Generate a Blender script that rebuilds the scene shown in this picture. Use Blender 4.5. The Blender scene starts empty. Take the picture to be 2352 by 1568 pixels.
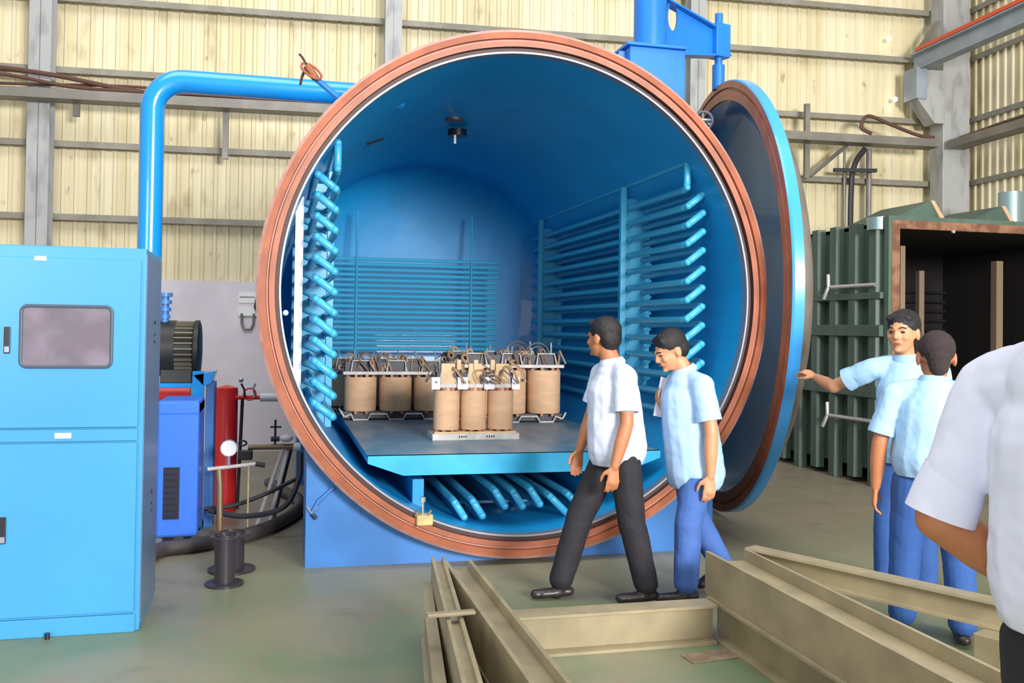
import bpy, math, random
from mathutils import Vector, Matrix
random.seed(7)
PI = math.pi
S = bpy.context.scene
COL = S.collection

# ------------------------------------------------------------------ camera
W, H = 2352, 1568
F = 2150.0
YAW, PITCH, ROLL = math.radians(14.0), math.radians(1.0), math.radians(0.8)
CAM = Vector((0, 0, 1.6))
CY = 752.0 - F*math.tan(PITCH)
fw = Vector((math.sin(YAW)*math.cos(PITCH), math.cos(YAW)*math.cos(PITCH), math.sin(PITCH)))
r0 = Vector((math.cos(YAW), -math.sin(YAW), 0)); u0 = r0.cross(fw)
rt = r0*math.cos(ROLL) + u0*math.sin(ROLL); up = u0*math.cos(ROLL) - r0*math.sin(ROLL)
cd = bpy.data.cameras.new('camera'); cam = bpy.data.objects.new('camera', cd); COL.objects.link(cam)
cd.sensor_width = 36; cd.lens = F/W*36; cd.shift_y = (CY-H/2)/W; cd.clip_end = 200
m3 = Matrix((rt, up, -fw)).transposed()
cam.matrix_world = Matrix.Translation(CAM) @ m3.to_4x4()
S.camera = cam

def ray(u, v): return fw + rt*((u-W/2)/F) - up*((v-CY)/F)
def at(u, v, Y):
    d = ray(u, v); return CAM + d*(Y/d.y)
def fl(u, v, z=0.0):
    d = ray(u, v); return CAM + d*((z-CAM.z)/d.z)

# ------------------------------------------------------------------ light
S.view_settings.view_transform = 'Standard'; S.view_settings.look = 'None'
S.view_settings.gamma = 1; S.view_settings.use_curve_mapping = False
S.view_settings.exposure = 0.0
wd = bpy.data.worlds.new('world'); S.world = wd; wd.use_nodes = True
bg = wd.node_tree.nodes['Background']; bg.inputs[0].default_value = (0.93, 0.96, 1.0, 1); bg.inputs[1].default_value = 0.46
def area(name, loc, target, sx, sy, energy, col=(1, 1, 1)):
    l = bpy.data.lights.new(name, 'AREA'); l.shape = 'RECTANGLE'; l.size = sx; l.size_y = sy; l.energy = energy; l.color = col
    o = bpy.data.objects.new(name, l); COL.objects.link(o); o.location = loc
    o.rotation_euler = (Vector(target)-Vector(loc)).to_track_quat('-Z', 'Y').to_euler(); return o
area('factory_door_daylight', (4.6, -8, 4.0), (1.6, 9, 1.5), 4.0, 2.2, 3100, (1, 0.98, 0.96))
area('front_left_fill', (-5.5, -5, 3.0), (1.5, 4, 1.4), 5, 3, 420, (1, 0.99, 0.98))  # added soft fill brightening the nearest man and the cabinet
area('roof_skylight', (0.5, 4.0, 9.5), (2.0, 7.5, 0), 10, 5, 640, (1, 0.99, 0.97))

# ------------------------------------------------------------------ materials
def lin(c):
    return tuple(((x/255)/12.92 if x/255 <= .04045 else ((x/255+.055)/1.055)**2.4) for x in c)
MATS = {}
def mat(name, rgb, rough=0.5, metal=0.0, vary=0.0, vscale=3.0, rgb2=None, thr=(0.45, 0.62), bump=0.0, bscale=40, spec=0.5, stretch=(1, 1, 1), coat=0.0, emit=None, rvary=0.0):
    if name in MATS: return MATS[name]
    m = bpy.data.materials.new(name); m.use_nodes = True; nt = m.node_tree; b = nt.nodes['Principled BSDF']
    c = lin(rgb); b.inputs['Base Color'].default_value = (*c, 1)
    b.inputs['Roughness'].default_value = rough; b.inputs['Metallic'].default_value = metal
    b.inputs['Specular IOR Level'].default_value = spec; b.inputs['Coat Weight'].default_value = coat
    tc = nt.nodes.new('ShaderNodeTexCoord'); mp = nt.nodes.new('ShaderNodeMapping'); mp.inputs['Scale'].default_value = stretch
    nt.links.new(tc.outputs['Object'], mp.inputs[0])
    if vary > 0 or rgb2:
        n = nt.nodes.new('ShaderNodeTexNoise'); n.inputs['Scale'].default_value = vscale; n.inputs['Detail'].default_value = 5
        nt.links.new(mp.outputs[0], n.inputs['Vector'])
        rp = nt.nodes.new('ShaderNodeValToRGB'); rp.color_ramp.elements[0].position = thr[0]; rp.color_ramp.elements[1].position = thr[1]
        c2 = lin(rgb2) if rgb2 else tuple(x*(1-vary) for x in c)
        rp.color_ramp.elements[0].color = (*c2, 1); rp.color_ramp.elements[1].color = (*c, 1)
        nt.links.new(n.outputs['Fac'], rp.inputs[0]); nt.links.new(rp.outputs[0], b.inputs['Base Color'])
        if rvary:
            mr = nt.nodes.new('ShaderNodeMapRange'); mr.inputs[3].default_value = rough+rvary; mr.inputs[4].default_value = max(0.05, rough-rvary)
            nt.links.new(n.outputs['Fac'], mr.inputs[0]); nt.links.new(mr.outputs[0], b.inputs['Roughness'])
    if bump > 0:
        n2 = nt.nodes.new('ShaderNodeTexNoise'); n2.inputs['Scale'].default_value = bscale
        bp = nt.nodes.new('ShaderNodeBump'); bp.inputs['Strength'].default_value = bump; bp.inputs['Distance'].default_value = 0.01
        nt.links.new(mp.outputs[0], n2.inputs['Vector']); nt.links.new(n2.outputs['Fac'], bp.inputs['Height']); nt.links.new(bp.outputs[0], b.inputs['Normal'])
    if emit:
        b.inputs['Emission Color'].default_value = (*lin(emit[0]), 1); b.inputs['Emission Strength'].default_value = emit[1]
    MATS[name] = m; return m

M_floor = None
def floor_material():
    m = bpy.data.materials.new('worn_green_floor_paint'); m.use_nodes = True; nt = m.node_tree; b = nt.nodes['Principled BSDF']
    tc = nt.nodes.new('ShaderNodeTexCoord')
    def noise(sc, det, dist=0.0):
        n = nt.nodes.new('ShaderNodeTexNoise'); n.inputs['Scale'].default_value = sc; n.inputs['Detail'].default_value = det; n.inputs['Distortion'].default_value = dist
        nt.links.new(tc.outputs['Object'], n.inputs['Vector']); return n
    def mix(f, a, c):
        x = nt.nodes.new('ShaderNodeMix'); x.data_type = 'RGBA'
        nt.links.new(f, x.inputs[0]); nt.links.new(a, x.inputs[6])
        if isinstance(c, tuple): x.inputs[7].default_value = (*c, 1)
        else: nt.links.new(c, x.inputs[7])
        return x.outputs[2]
    def ramp(src, p0, p1, c0, c1):
        r = nt.nodes.new('ShaderNodeValToRGB'); r.color_ramp.elements[0].position = p0; r.color_ramp.elements[1].position = p1
        r.color_ramp.elements[0].color = (*c0, 1); r.color_ramp.elements[1].color = (*c1, 1); nt.links.new(src, r.inputs[0]); return r.outputs[0]
    base = ramp(noise(0.9, 6, .6).outputs['Fac'], .38, .62, lin((108, 124, 92)), lin((136, 131, 108)))
    # bare concrete takes over away from the painted strip in front of the vessel
    gm = nt.nodes.new('ShaderNodeSeparateXYZ'); nt.links.new(tc.outputs['Object'], gm.inputs[0])
    g = nt.nodes.new('ShaderNodeMapRange'); g.inputs[1].default_value = 4.9; g.inputs[2].default_value = 7.2; nt.links.new(gm.outputs[1], g.inputs[0])
    out = mix(g.outputs[0], base, lin((142, 134, 114)))
    st = ramp(noise(5.0, 8, 1.2).outputs['Fac'], .56, .7, (0, 0, 0), (.45, .45, .45))
    out = mix(st, out, lin((140, 118, 98)))
    dk = ramp(noise(2.2, 9, .3).outputs['Fac'], .60, .72, (0, 0, 0), (.4, .4, .4))
    out = mix(dk, out, lin((95, 92, 78)))
    nt.links.new(out, b.inputs['Base Color'])
    rr = nt.nodes.new('ShaderNodeMapRange'); rr.inputs[3].default_value = .28; rr.inputs[4].default_value = .6
    nt.links.new(noise(3.0, 6).outputs['Fac'], rr.inputs[0]); nt.links.new(rr.outputs[0], b.inputs['Roughness'])
    return m
def wall_material():
    m = bpy.data.materials.new('cream_corrugated_sheet'); m.use_nodes = True; nt = m.node_tree; b = nt.nodes['Principled BSDF']
    tc = nt.nodes.new('ShaderNodeTexCoord')
    def noise(sc, st, det=4):
        mp = nt.nodes.new('ShaderNodeMapping'); mp.inputs['Scale'].default_value = st; nt.links.new(tc.outputs['Object'], mp.inputs[0])
        n = nt.nodes.new('ShaderNodeTexNoise'); n.inputs['Scale'].default_value = sc; n.inputs['Detail'].default_value = det
        nt.links.new(mp.outputs[0], n.inputs['Vector']); return n.outputs['Fac']
    def ramp(src, p0, p1, c0, c1):
        r = nt.nodes.new('ShaderNodeValToRGB'); r.color_ramp.elements[0].position = p0; r.color_ramp.elements[1].position = p1
        r.color_ramp.elements[0].color = (*c0, 1); r.color_ramp.elements[1].color = (*c1, 1); nt.links.new(src, r.inputs[0]); return r.outputs[0]
    def mul(a, bb):
        x = nt.nodes.new('ShaderNodeMix'); x.data_type = 'RGBA'; x.blend_type = 'MULTIPLY'; x.inputs[0].default_value = 1
        nt.links.new(a, x.inputs[6]); nt.links.new(bb, x.inputs[7]); return x.outputs[2]
    a = ramp(noise(1.0, (6, 6, .25)), .35, .65, lin((214, 201, 160)), lin((229, 219, 187)))
    s = ramp(noise(1.3, (3.0, 3.0, 1.1), 8), .60, .76, (1, 1, 1), (.62, .56, .47))
    t = ramp(noise(9, (1, 1, .5), 8), .66, .76, (1, 1, 1), (.6, .55, .5))
    nt.links.new(mul(mul(a, s), t), b.inputs['Base Color']); b.inputs['Roughness'].default_value = .55
    return m
M_floor = floor_material(); M_wall = wall_material()
M_low = mat('grey_plaster', (232, 226, 234), .8, vary=.12, vscale=1.5, bump=.15)
M_col = mat('galvanised_grey_steel', (170, 171, 170), .5, vary=.25, vscale=2.6, thr=(.36, .5), stretch=(3, 3, 1))
M_girt = mat('dull_grey_girt', (150, 145, 132), .6, vary=.2)
M_tray = mat('grey_cable_tray', (138, 134, 126), .5, .3, vary=.2)
M_brown = mat('brown_cable', (92, 62, 52), .6)
M_cab = mat('light_blue_cabinet_paint', (66, 150, 198), .32, vary=.10, vscale=1.2, thr=(.3, .7))
M_cab2 = mat('cabinet_side_reflection_tint', (112, 138, 172), .3, .2, vary=.12, vscale=1.2)  # cabinet blue with greyish reflections mixed into the colour
M_dark = mat('black_plastic', (28, 28, 34), .4)
M_white = mat('white_label', (240, 240, 240), .5)
M_glassgrey = mat('frosted_viewing_glass', (122, 112, 126), .5, .0, vary=.30, vscale=4, spec=.3)
M_pipe = mat('bright_blue_pipe_paint', (22, 140, 216), .22, coat=.5)
M_tank = mat('blue_vessel_paint', (22, 154, 218), .42, vary=.10, vscale=3, thr=(.35, .6), coat=.08, bump=.25, bscale=5, stretch=(1, .6, 1))
M_tankout = mat('blue_shell_paint', (28, 120, 205), .35, vary=.12, vscale=2)
M_base = mat('royal_blue_base_paint', (66, 128, 200), .38, vary=.16, vscale=3, thr=(.4, .6))
M_tube = mat('sky_blue_heating_tube', (64, 172, 212), .28, coat=.3)
M_ring = mat('brown_red_primer', (168, 96, 66), .42, vary=.25, vscale=5, thr=(.4, .6))
M_ring2 = mat('worn_pink_edge', (188, 142, 130), .5, vary=.2, vscale=9)
M_ringd = mat('dark_groove', (70, 40, 34), .5)
M_steel = mat('bare_steel_edge', (150, 156, 170), .45, .6)
M_deck = mat('scuffed_blue_grey_deck', (146, 156, 162), .42, rgb2=(88, 132, 156), vscale=4, thr=(.4, .62), stretch=(1, .4, 1))
M_plat = mat('platform_edge_blue', (44, 172, 222), .35, vary=.15, vscale=5)
M_kraft = mat('kraft_paper', (220, 178, 140), .75, vary=.10, vscale=6, stretch=(1, 1, 4), bump=.1)
M_kraft2 = mat('pale_kraft_wrap', (222, 188, 148), .75, vary=.15, vscale=9)
M_core = mat('dark_steel_core', (62, 62, 68), .5, .4)
M_clamp = mat('white_painted_clamp', (212, 206, 200), .5, vary=.2, vscale=12)
M_wire = mat('tan_lead_wire', (168, 136, 104), .6)
M_dwire = mat('dark_lead_wire', (112, 98, 92), .6)
M_bolt = mat('bright_bolt', (216, 216, 220), .25, .7)
M_green = mat('dark_green_enamel', (84, 106, 94), .5, vary=.22, vscale=2.0, stretch=(2, 2, .6))
M_ovin = mat('dark_oven_interior', (26, 22, 22), .8)  # near-black tone for the oven lining and tubes
M_ovfr = mat('brown_sealing_frame', (146, 106, 80), .5, rgb2=(112, 72, 54), vscale=8)
M_post = mat('tan_oven_post', (136, 118, 98), .6)
M_beam = mat('olive_beige_steel_paint', (160, 147, 116), .45, vary=.22, vscale=5, thr=(.35, .6))
M_red = mat('red_enamel', (222, 44, 44), .35)
M_chill = mat('royal_blue_box_paint', (62, 122, 232), .35)
M_grill = mat('dark_grille', (24, 28, 58), .5)
M_black = mat('black_cast_iron', (34, 36, 34), .45)
M_fin = mat('motor_fin_grey', (126, 120, 104), .4, .3)
M_hose = mat('grey_black_hose', (74, 66, 66), .6)
M_spool = mat('black_spool_plastic', (56, 52, 58), .35)
M_wood = mat('pale_yellow_wood', (206, 186, 130), .7, vary=.2, vscale=14)
M_brass = mat('brass_fitting', (170, 146, 110), .35, .6)
M_skin = mat('skin', (206, 146, 108), .5, vary=.08, vscale=20)
M_skin2 = mat('tanned_skin', (186, 122, 84), .5, vary=.08, vscale=20)
M_hair = mat('black_hair', (26, 22, 24), .55, bump=.5, bscale=180)
M_hair2 = mat('cropped_brown_black_hair', (52, 40, 40), .8, bump=.6, bscale=260)
M_shirt = mat('pale_blue_white_shirt', (206, 214, 234), .8, bump=.25, bscale=14)
M_shirt2 = mat('light_blue_shirt', (164, 196, 232), .8, bump=.25, bscale=14)
M_shirt3 = mat('blue_work_shirt', (158, 196, 230), .8, bump=.25, bscale=14)
M_shirt5 = mat('lavender_white_shirt', (222, 225, 244), .75, bump=.12, bscale=9)
M_trb = mat('black_trousers', (34, 32, 38), .8, bump=.3, bscale=12)
M_trj = mat('blue_work_trousers', (66, 102, 170), .8, bump=.3, bscale=12)
M_trj2 = mat('mid_blue_trousers', (44, 84, 148), .8, bump=.3, bscale=12)
M_shoe = mat('dark_shoe_leather', (44, 38, 38), .4)
M_eye = mat('dark_eye', (30, 22, 20), .3)
M_lip = mat('lip', (168, 92, 78), .5)
M_paper = mat('white_paper', (232, 226, 232), .7)
M_hole = mat('daylight_hole', (255, 255, 255), .5, emit=((255, 252, 240), 6))
M_rubber = mat('grey_brown_dome_primer', (120, 112, 104), .55, vary=.2, vscale=4)
M_doorin = mat('dark_teal_door_paint', (44, 118, 158), .34, vary=.22, vscale=2, coat=.25)
M_rimblue = mat('door_rim_light_blue', (66, 158, 232), .25, coat=.4)
M_redrail = mat('orange_red_conductor', (214, 84, 52), .5)
M_railgrey = mat('crane_rail_grey_blue', (150, 160, 170), .45, vary=.15)
M_duct = mat('pale_metal_duct', (150, 175, 178), .3, .5)
M_wframe = mat('grey_rubber_gasket', (70, 82, 98), .5)

# ------------------------------------------------------------------ mesh helpers
WM = {}
def wm(o): return WM.get(o.name, Matrix.Identity(4)) if o else Matrix.Identity(4)
class MB:
    def __init__(s): s.v = []; s.f = []; s.mi = []; s.m = 0
    def add(s, vs, fs):
        n = len(s.v); s.v += [Vector(v) for v in vs]
        for f in fs: s.f.append(tuple(i+n for i in f)); s.mi.append(s.m)
        return s
    def box(s, lo, hi, rot=None, piv=None):
        x0, y0, z0 = lo; x1, y1, z1 = hi
        vs = [Vector(p) for p in ((x0, y0, z0), (x1, y0, z0), (x1, y1, z0), (x0, y1, z0), (x0, y0, z1), (x1, y0, z1), (x1, y1, z1), (x0, y1, z1))]
        if rot is not None:
            pv = Vector(piv) if piv is not None else Vector(((x0+x1)/2, (y0+y1)/2, (z0+z1)/2))
            R = Matrix.Rotation(rot, 3, 'Z') if isinstance(rot, (int, float)) else rot
            vs = [pv + R @ (v-pv) for v in vs]
        return s.add(vs, [(0, 3, 2, 1), (4, 5, 6, 7), (0, 1, 5, 4), (1, 2, 6, 5), (2, 3, 7, 6), (3, 0, 4, 7)])
    def frame(s, d):
        d = d.normalized(); a = Vector((0, 0, 1)) if abs(d.z) < .9 else Vector((1, 0, 0))
        x = d.cross(a).normalized(); y = d.cross(x).normalized(); return x, y
    def tube(s, pts, r, seg=12, cap=True, closed=False, radii=None):
        pts = [Vector(p) for p in pts]; n = len(pts); vs = []; px = None
        for i, p in enumerate(pts):
            if closed: d = pts[(i+1) % n]-pts[i-1]
            else: d = pts[min(i+1, n-1)]-pts[max(i-1, 0)]
            d.normalize()
            if px is None: x, y = s.frame(d)
            else:
                x = px - d*px.dot(d); x.normalize(); y = d.cross(x)
            px = x; rr = radii[i] if radii else r
            for k in range(seg):
                a = 2*PI*k/seg; vs.append(p + (x*math.cos(a)+y*math.sin(a))*rr)
        fs = []
        for i in range(n if closed else n-1):
            for k in range(seg):
                a = i*seg+k; b = i*seg+(k+1) % seg; c = ((i+1) % n)*seg+(k+1) % seg; d = ((i+1) % n)*seg+k
                fs.append((a, b, c, d))
        if cap and not closed: fs.append(tuple(range(seg))[::-1]); fs.append(tuple((n-1)*seg+k for k in range(seg)))
        return s.add(vs, fs)
    def cyl(s, p0, p1, r, seg=24, r1=None): return s.tube([p0, p1], r, seg, radii=[r, r if r1 is None else r1])
    def lathe(s, prof, org, axis, seg=64, closed=False, capends=False, a0=0, a1=2*PI):
        """prof: list of (r, t) with t along axis"""
        org = Vector(org); ax = Vector(axis).normalized(); x, y = s.frame(ax); vs = []; n = len(prof); full = abs(a1-a0-2*PI) < 1e-6
        K = seg if full else seg+1
        for r, t in prof:
            for k in range(K):
                a = a0+(a1-a0)*k/seg; vs.append(org+ax*t+(x*math.cos(a)+y*math.sin(a))*r)
        fs = []
        for i in range(n if closed else n-1):
            j = (i+1) % n
            for k in range(seg):
                k2 = (k+1) % K; fs.append((i*K+k, i*K+k2, j*K+k2, j*K+k))
        if capends:
            fs.append(tuple(range(K))[::-1]); fs.append(tuple((n-1)*K+k for k in range(K)))
        return s.add(vs, fs)
    def prism(s, poly, ext):
        """poly: list of 3-D points, extruded by vector ext"""
        e = Vector(ext); n = len(poly); vs = [Vector(p) for p in poly]+[Vector(p)+e for p in poly]
        fs = [tuple(range(n))[::-1], tuple(range(n, 2*n))]+[(i, (i+1) % n, n+(i+1) % n, n+i) for i in range(n)]
        return s.add(vs, fs)
    def ball(s, c, r, sc=(1, 1, 1), u=16, v=10):
        c = Vector(c); vs = []; fs = []
        for i in range(v+1):
            t = PI*i/v
            for k in range(u):
                a = 2*PI*k/u; vs.append(c+Vector((r*sc[0]*math.sin(t)*math.cos(a), r*sc[1]*math.sin(t)*math.sin(a), r*sc[2]*math.cos(t))))
        for i in range(v):
            for k in range(u): fs.append((i*u+k, (i+1)*u+k, (i+1)*u+(k+1) % u, i*u+(k+1) % u))
        return s.add(vs, fs)
    def build(s, name, mats, parent=None, smooth=True, bevel=0, ang=35, local=False, loc=None):
        if not isinstance(mats, (list, tuple)): mats = [mats]
        M = wm(parent)
        if parent is None and loc is None and not local:
            # origin at the base centre of the shape
            xs = [v.x for v in s.v]; ys = [v.y for v in s.v]; zs = [v.z for v in s.v]
            loc = Vector(((min(xs)+max(xs))/2, (min(ys)+max(ys))/2, min(zs)))
        if parent is None: M = Matrix.Translation(loc if loc is not None else (0, 0, 0))
        Mi = M.inverted(); vs = s.v if (local and parent) else [Mi @ v for v in s.v]
        me = bpy.data.meshes.new(name); me.from_pydata([tuple(v) for v in vs], [], s.f)
        for m in mats: me.materials.append(m)
        me.polygons.foreach_set('material_index', s.mi)
        import bmesh
        b = bmesh.new(); b.from_mesh(me); bmesh.ops.remove_doubles(b, verts=b.verts, dist=1e-6); bmesh.ops.recalc_face_normals(b, faces=b.faces); b.to_mesh(me); b.free()
        if smooth:
            me.polygons.foreach_set('use_smooth', [True]*len(me.polygons)); me.set_sharp_from_angle(angle=math.radians(ang))
        o = bpy.data.objects.new(name, me); COL.objects.link(o)
        if parent: o.parent = parent
        else: o.location = M.translation
        WM[o.name] = M
        if bevel:
            bv = o.modifiers.new('bevel', 'BEVEL'); bv.width = bevel; bv.segments = 2; bv.limit_method = 'ANGLE'
        return o
def tag(o, label, cat, group=None, kind=None):
    o['label'] = label; o['category'] = cat
    if group: o['group'] = group
    if kind: o['kind'] = kind
    return o
def thing(name, loc, label, cat, rz=0, group=None):
    o = bpy.data.objects.new(name, None); COL.objects.link(o); o.location = loc; o.rotation_euler = (0, 0, rz); o.empty_display_size = .1
    WM[o.name] = Matrix.Translation(loc) @ Matrix.Rotation(rz, 4, 'Z')
    return tag(o, label, cat, group)
def struct(o): o['kind'] = 'structure'; return o
def kids(o): return [c for c in COL.objects if c.parent == o]
def copy_tree(root, loc, rz, label, group=None, scale=None):
    r = root.copy(); COL.objects.link(r); r.location = loc; r.rotation_euler = (0, 0, rz); r['label'] = label
    if scale: r.scale = scale
    if group: r['group'] = group
    WM[r.name] = Matrix.Translation(loc) @ Matrix.Rotation(rz, 4, 'Z')
    for ch in list(root.children):
        c = ch.copy(); COL.objects.link(c); c.parent = r
        for g in list(ch.children):
            d = g.copy(); COL.objects.link(d); d.parent = c
    return r
def spline(pts, n=8):
    pts = [Vector(p) for p in pts]; out = []
    P = [pts[0]*2-pts[1]]+pts+[pts[-1]*2-pts[-2]]
    for i in range(1, len(P)-2):
        for k in range(n):
            t = k/n; a, b, c, d = P[i-1], P[i], P[i+1], P[i+2]
            out.append(.5*((2*b)+(c-a)*t+(2*a-5*b+4*c-d)*t*t+(3*b-a-3*c+d)*t**3))
    out.append(pts[-1]); return out

# ------------------------------------------------------------------ building shell
BA = math.radians(3.305)
bx = Vector((math.cos(BA), -math.sin(BA), 0)); by = Vector((math.sin(BA), math.cos(BA), 0)); P0 = Vector((-.075, 12.246, 0))
def B(s, o, z): return P0 + bx*s - by*o + Vector((0, 0, z))   # s along the back wall, o out of it, z up
MB().box((-12, -9, -.1), (16, 15, 0)).build('floor', M_floor, smooth=False, loc=Vector((0, 0, 0)))
struct(bpy.data.objects['floor'])
def corrugated(name, pos, s0, s1, ztop, zbot=0):
    m = MB(); pitch = .15; n = int((s1-s0)/pitch); pts = []
    for i in range(n):
        a = s0+i*pitch
        for ds, d in ((0, 0), (.085, 0), (.10, .022), (.135, .022)): pts.append((a+ds, d))
    pts.append((s0+n*pitch, 0))
    vs = [pos(a, d, zbot) for a, d in pts]+[pos(a, d, ztop) for a, d in pts]; k = len(pts)
    m.add(vs, [(i, i+1, k+i+1, k+i) for i in range(k-1)])
    # sheet backing gives the wall thickness
    m.add([pos(s0, -.12, zbot), pos(s1, -.12, zbot), pos(s1, -.12, ztop), pos(s0, -.12, ztop)], [(0, 1, 2, 3)])
    return struct(m.build(name, M_wall, smooth=False, loc=Vector((0, 0, 0))))
SC = 9.75
corrugated('wall_back', lambda s, d, z: B(s, d-.10, z), -8.5, SC, 8.0)
def RW(t, o, z): return P0 + bx*(SC-o) - by*t + Vector((0, 0, z))   # right wall: t toward the camera
corrugated('wall_right', RW, -.1, 9.5, 8.0)
m = MB(); a, b_ = B(-8.5, 0, 0), B(SC, 0, 0)
m.prism([B(-8.5, 0, 0), B(SC, 0, 0), B(SC, -.09, 0), B(-8.5, -.09, 0)], (0, 0, 2.13)); struct(m.build('wall_back_plinth', M_low, smooth=False))
bpy.data.objects['wall_back_plinth'].name = 'baseboard_back'
n = 1
for z in (2.83, 3.72, 4.62, 5.5, 6.2, 7.0):
    for nm, f, e in (('b', lambda q, o, zz: B(q, o, zz), (-8.4, SC-.1)), ('r', lambda q, o, zz: RW(q, o, zz), (.1, 9.4))):
        h = .075; m = MB()
        poly = [(.07, 0), (.07, h), (-.06, h), (-.06, h-.012), (.05, h-.012), (.05, 0)]
        m.prism([f(e[0], o, z+q) for o, q in poly], f(e[1], 0, 0)-f(e[0], 0, 0))
        struct(m.build('trim_%d' % n, M_girt, smooth=False)); n += 1
# steel columns
def column(s, w, d, label, o0=.08):
    m = MB(); t = .014
    for o in (o0, o0+d-t): m.prism([B(s-w/2, o, 0), B(s+w/2, o, 0), B(s+w/2, o+t, 0), B(s-w/2, o+t, 0)], (0, 0, 8))
    m.prism([B(s-.006, o0, 0), B(s+.006, o0, 0), B(s+.006, o0+d, 0), B(s-.006, o0+d, 0)], (0, 0, 8))
    return tag(m.build('steel_column', M_col, smooth=False), label, 'column', 'steel columns along the wall')
column(-2.72, .25, .22, 'grey steel wall column rising behind the light blue cabinet')
column(1.45, .21, .22, 'grey steel wall column rising behind the top left of the round vessel')
column(5.55, .22, .22, 'grey steel wall column half hidden behind the blue mast box')
cs = 9.36
m = MB(); m.prism([B(cs-.2, .12, 0), B(cs+.22, .12, 0), B(cs+.22, .42, 0), B(cs-.2, .42, 0)], (0, 0, 8))
tag(m.build('steel_column', M_col, smooth=False, bevel=.01), 'wide grey steel corner column carrying the crane rail bracket', 'column')
# holes letting daylight in
for i, (u, v) in enumerate(((2042, 90), (2056, 228))):
    d = ray(u, v); nrm = by; t = ((P0+(-by)*.09).dot(nrm))/(d.dot(nrm)) - 0; p = CAM + d*(((P0+(-by)*.06)-CAM).dot(nrm)/d.dot(nrm))
    o = struct(MB().cyl(p, p-by*.012, .034, 16).build('trim_%d' % n, M_hole)); n += 1
# cable trays
def tray(name, f, s0, s1, z, label):
    t = thing(name, f((s0+s1)/2, .45, z), label, 'cable tray')
    for o in (.33, .58):
        MB().prism([f(s0, o, z-.05), f(s0, o+.012, z-.05), f(s0, o+.012, z+.06), f(s0, o, z+.06)], f(s1, 0, 0)-f(s0, 0, 0)).build('side_rail', M_tray, t, smooth=False)
    MB().prism([f(s0, .342, z-.045), f(s0, .58, z-.045), f(s0, .58, z-.035), f(s0, .342, z-.035)], f(s1, 0, 0)-f(s0, 0, 0)).build('tray_floor', M_tray, t, smooth=False)
    return t
tl = tray('cable_tray', B, -6.5, 9.0, 4.24, 'long grey cable tray running along the back wall behind the vessel')
tr_ = tray('cable_tray', RW, .5, 9.0, 4.24, 'grey cable tray running along the right wall beyond the corner column')
for s, z0, z1 in ((-.58, 3.62, 4.2), (7.15, 3.72, 4.75), (-2.3, 4.05, 4.2)):
    m = MB(); m.prism([B(s-.035, .26, z0), B(s+.035, .26, z0), B(s+.035, .32, z0), B(s-.035, .32, z0)], (0, 0, z1-z0)); m.build('hanger_strut', M_tray, tl, smooth=False)
MB().cyl(B(7.75, .29, 4.2), B(7.2, .29, 3.75), .03, 6).build('diagonal_brace', M_tray, tl)
def cable(pts, r, label, f=B, mt=M_brown, name='cable', grp=None, cat='cable'):
    m = MB(); m.tube(spline([f(*p) for p in pts], 8), r, 8); return tag(m.build(name, mt), label, cat, grp)
cable([(-6, .45, 4.40), (-3.6, .45, 4.54), (-2.6, .45, 4.50), (-1.6, .45, 4.36), (-.2, .45, 4.33), (1.0, .45, 4.31), (1.8, .45, 4.31)], .028, 'thick brown cable on the left tray, sagging uppermost')
cable([(-6, .53, 4.34), (-3.4, .53, 4.46), (-2.2, .53, 4.34), (-.8, .53, 4.34), (.4, .53, 4.32), (1.8, .53, 4.30)], .022, 'second brown cable lying just below the thick one on the left tray')
cable([(-6, .38, 4.32), (-3.0, .38, 4.38), (-1.4, .38, 4.42), (.2, .38, 4.28), (1.8, .38, 4.30)], .018, 'thin brown cable nearest the wall on the left tray')
cable([(8.0, .5, 4.34), (7.85, .5, 4.42), (7.95, .5, 4.58), (8.3, .5, 4.48), (8.7, .5, 4.36), (8.95, .52, 4.33)], .026, 'brown cable looping up over the tray left of the corner column')
cable([(.6, .45, 4.32), (2, .45, 4.36), (4, .45, 4.34), (8.8, .45, 4.36)], .035, 'thick brown cable along the right wall tray', RW)
cable([(.6, .53, 4.28), (3, .53, 4.30), (8.8, .53, 4.30)], .028, 'thin brown cable on the outer edge of the right wall tray', RW)
# conduits between tray and oven
for s, r, z1, lb in ((7.82, .018, 4.2, 'thin grey conduit dropping from the tray, left of the thicker black one'), (8.2, .04, 4.2, 'wide grey conduit dropping from the tray to the green oven')):
    tag(MB().cyl(B(s, .12, 0), B(s, .12, z1), r, 10).build('conduit', M_tray), lb, 'conduit')
cable([(8.1, .18, 4.2), (7.95, .16, 3.95), (7.9, .16, 3.5), (7.9, .16, 2.0), (7.9, .16, .1)], .04, 'black vertical cable bundle hanging from the tray above the green oven', mt=M_core, name='cable_bundle', cat='cable bundle')
t = thing('wall_clamp', B(7.85, .1, 3.84), 'small dark clamp bar gripping the conduits above the green oven', 'clamp')
MB().prism([B(7.6, .20, 3.84), B(8.25, .20, 3.86), B(8.25, .25, 3.86), B(7.6, .25, 3.84)], (0, 0, .05)).build('bar', M_core, t)
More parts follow.
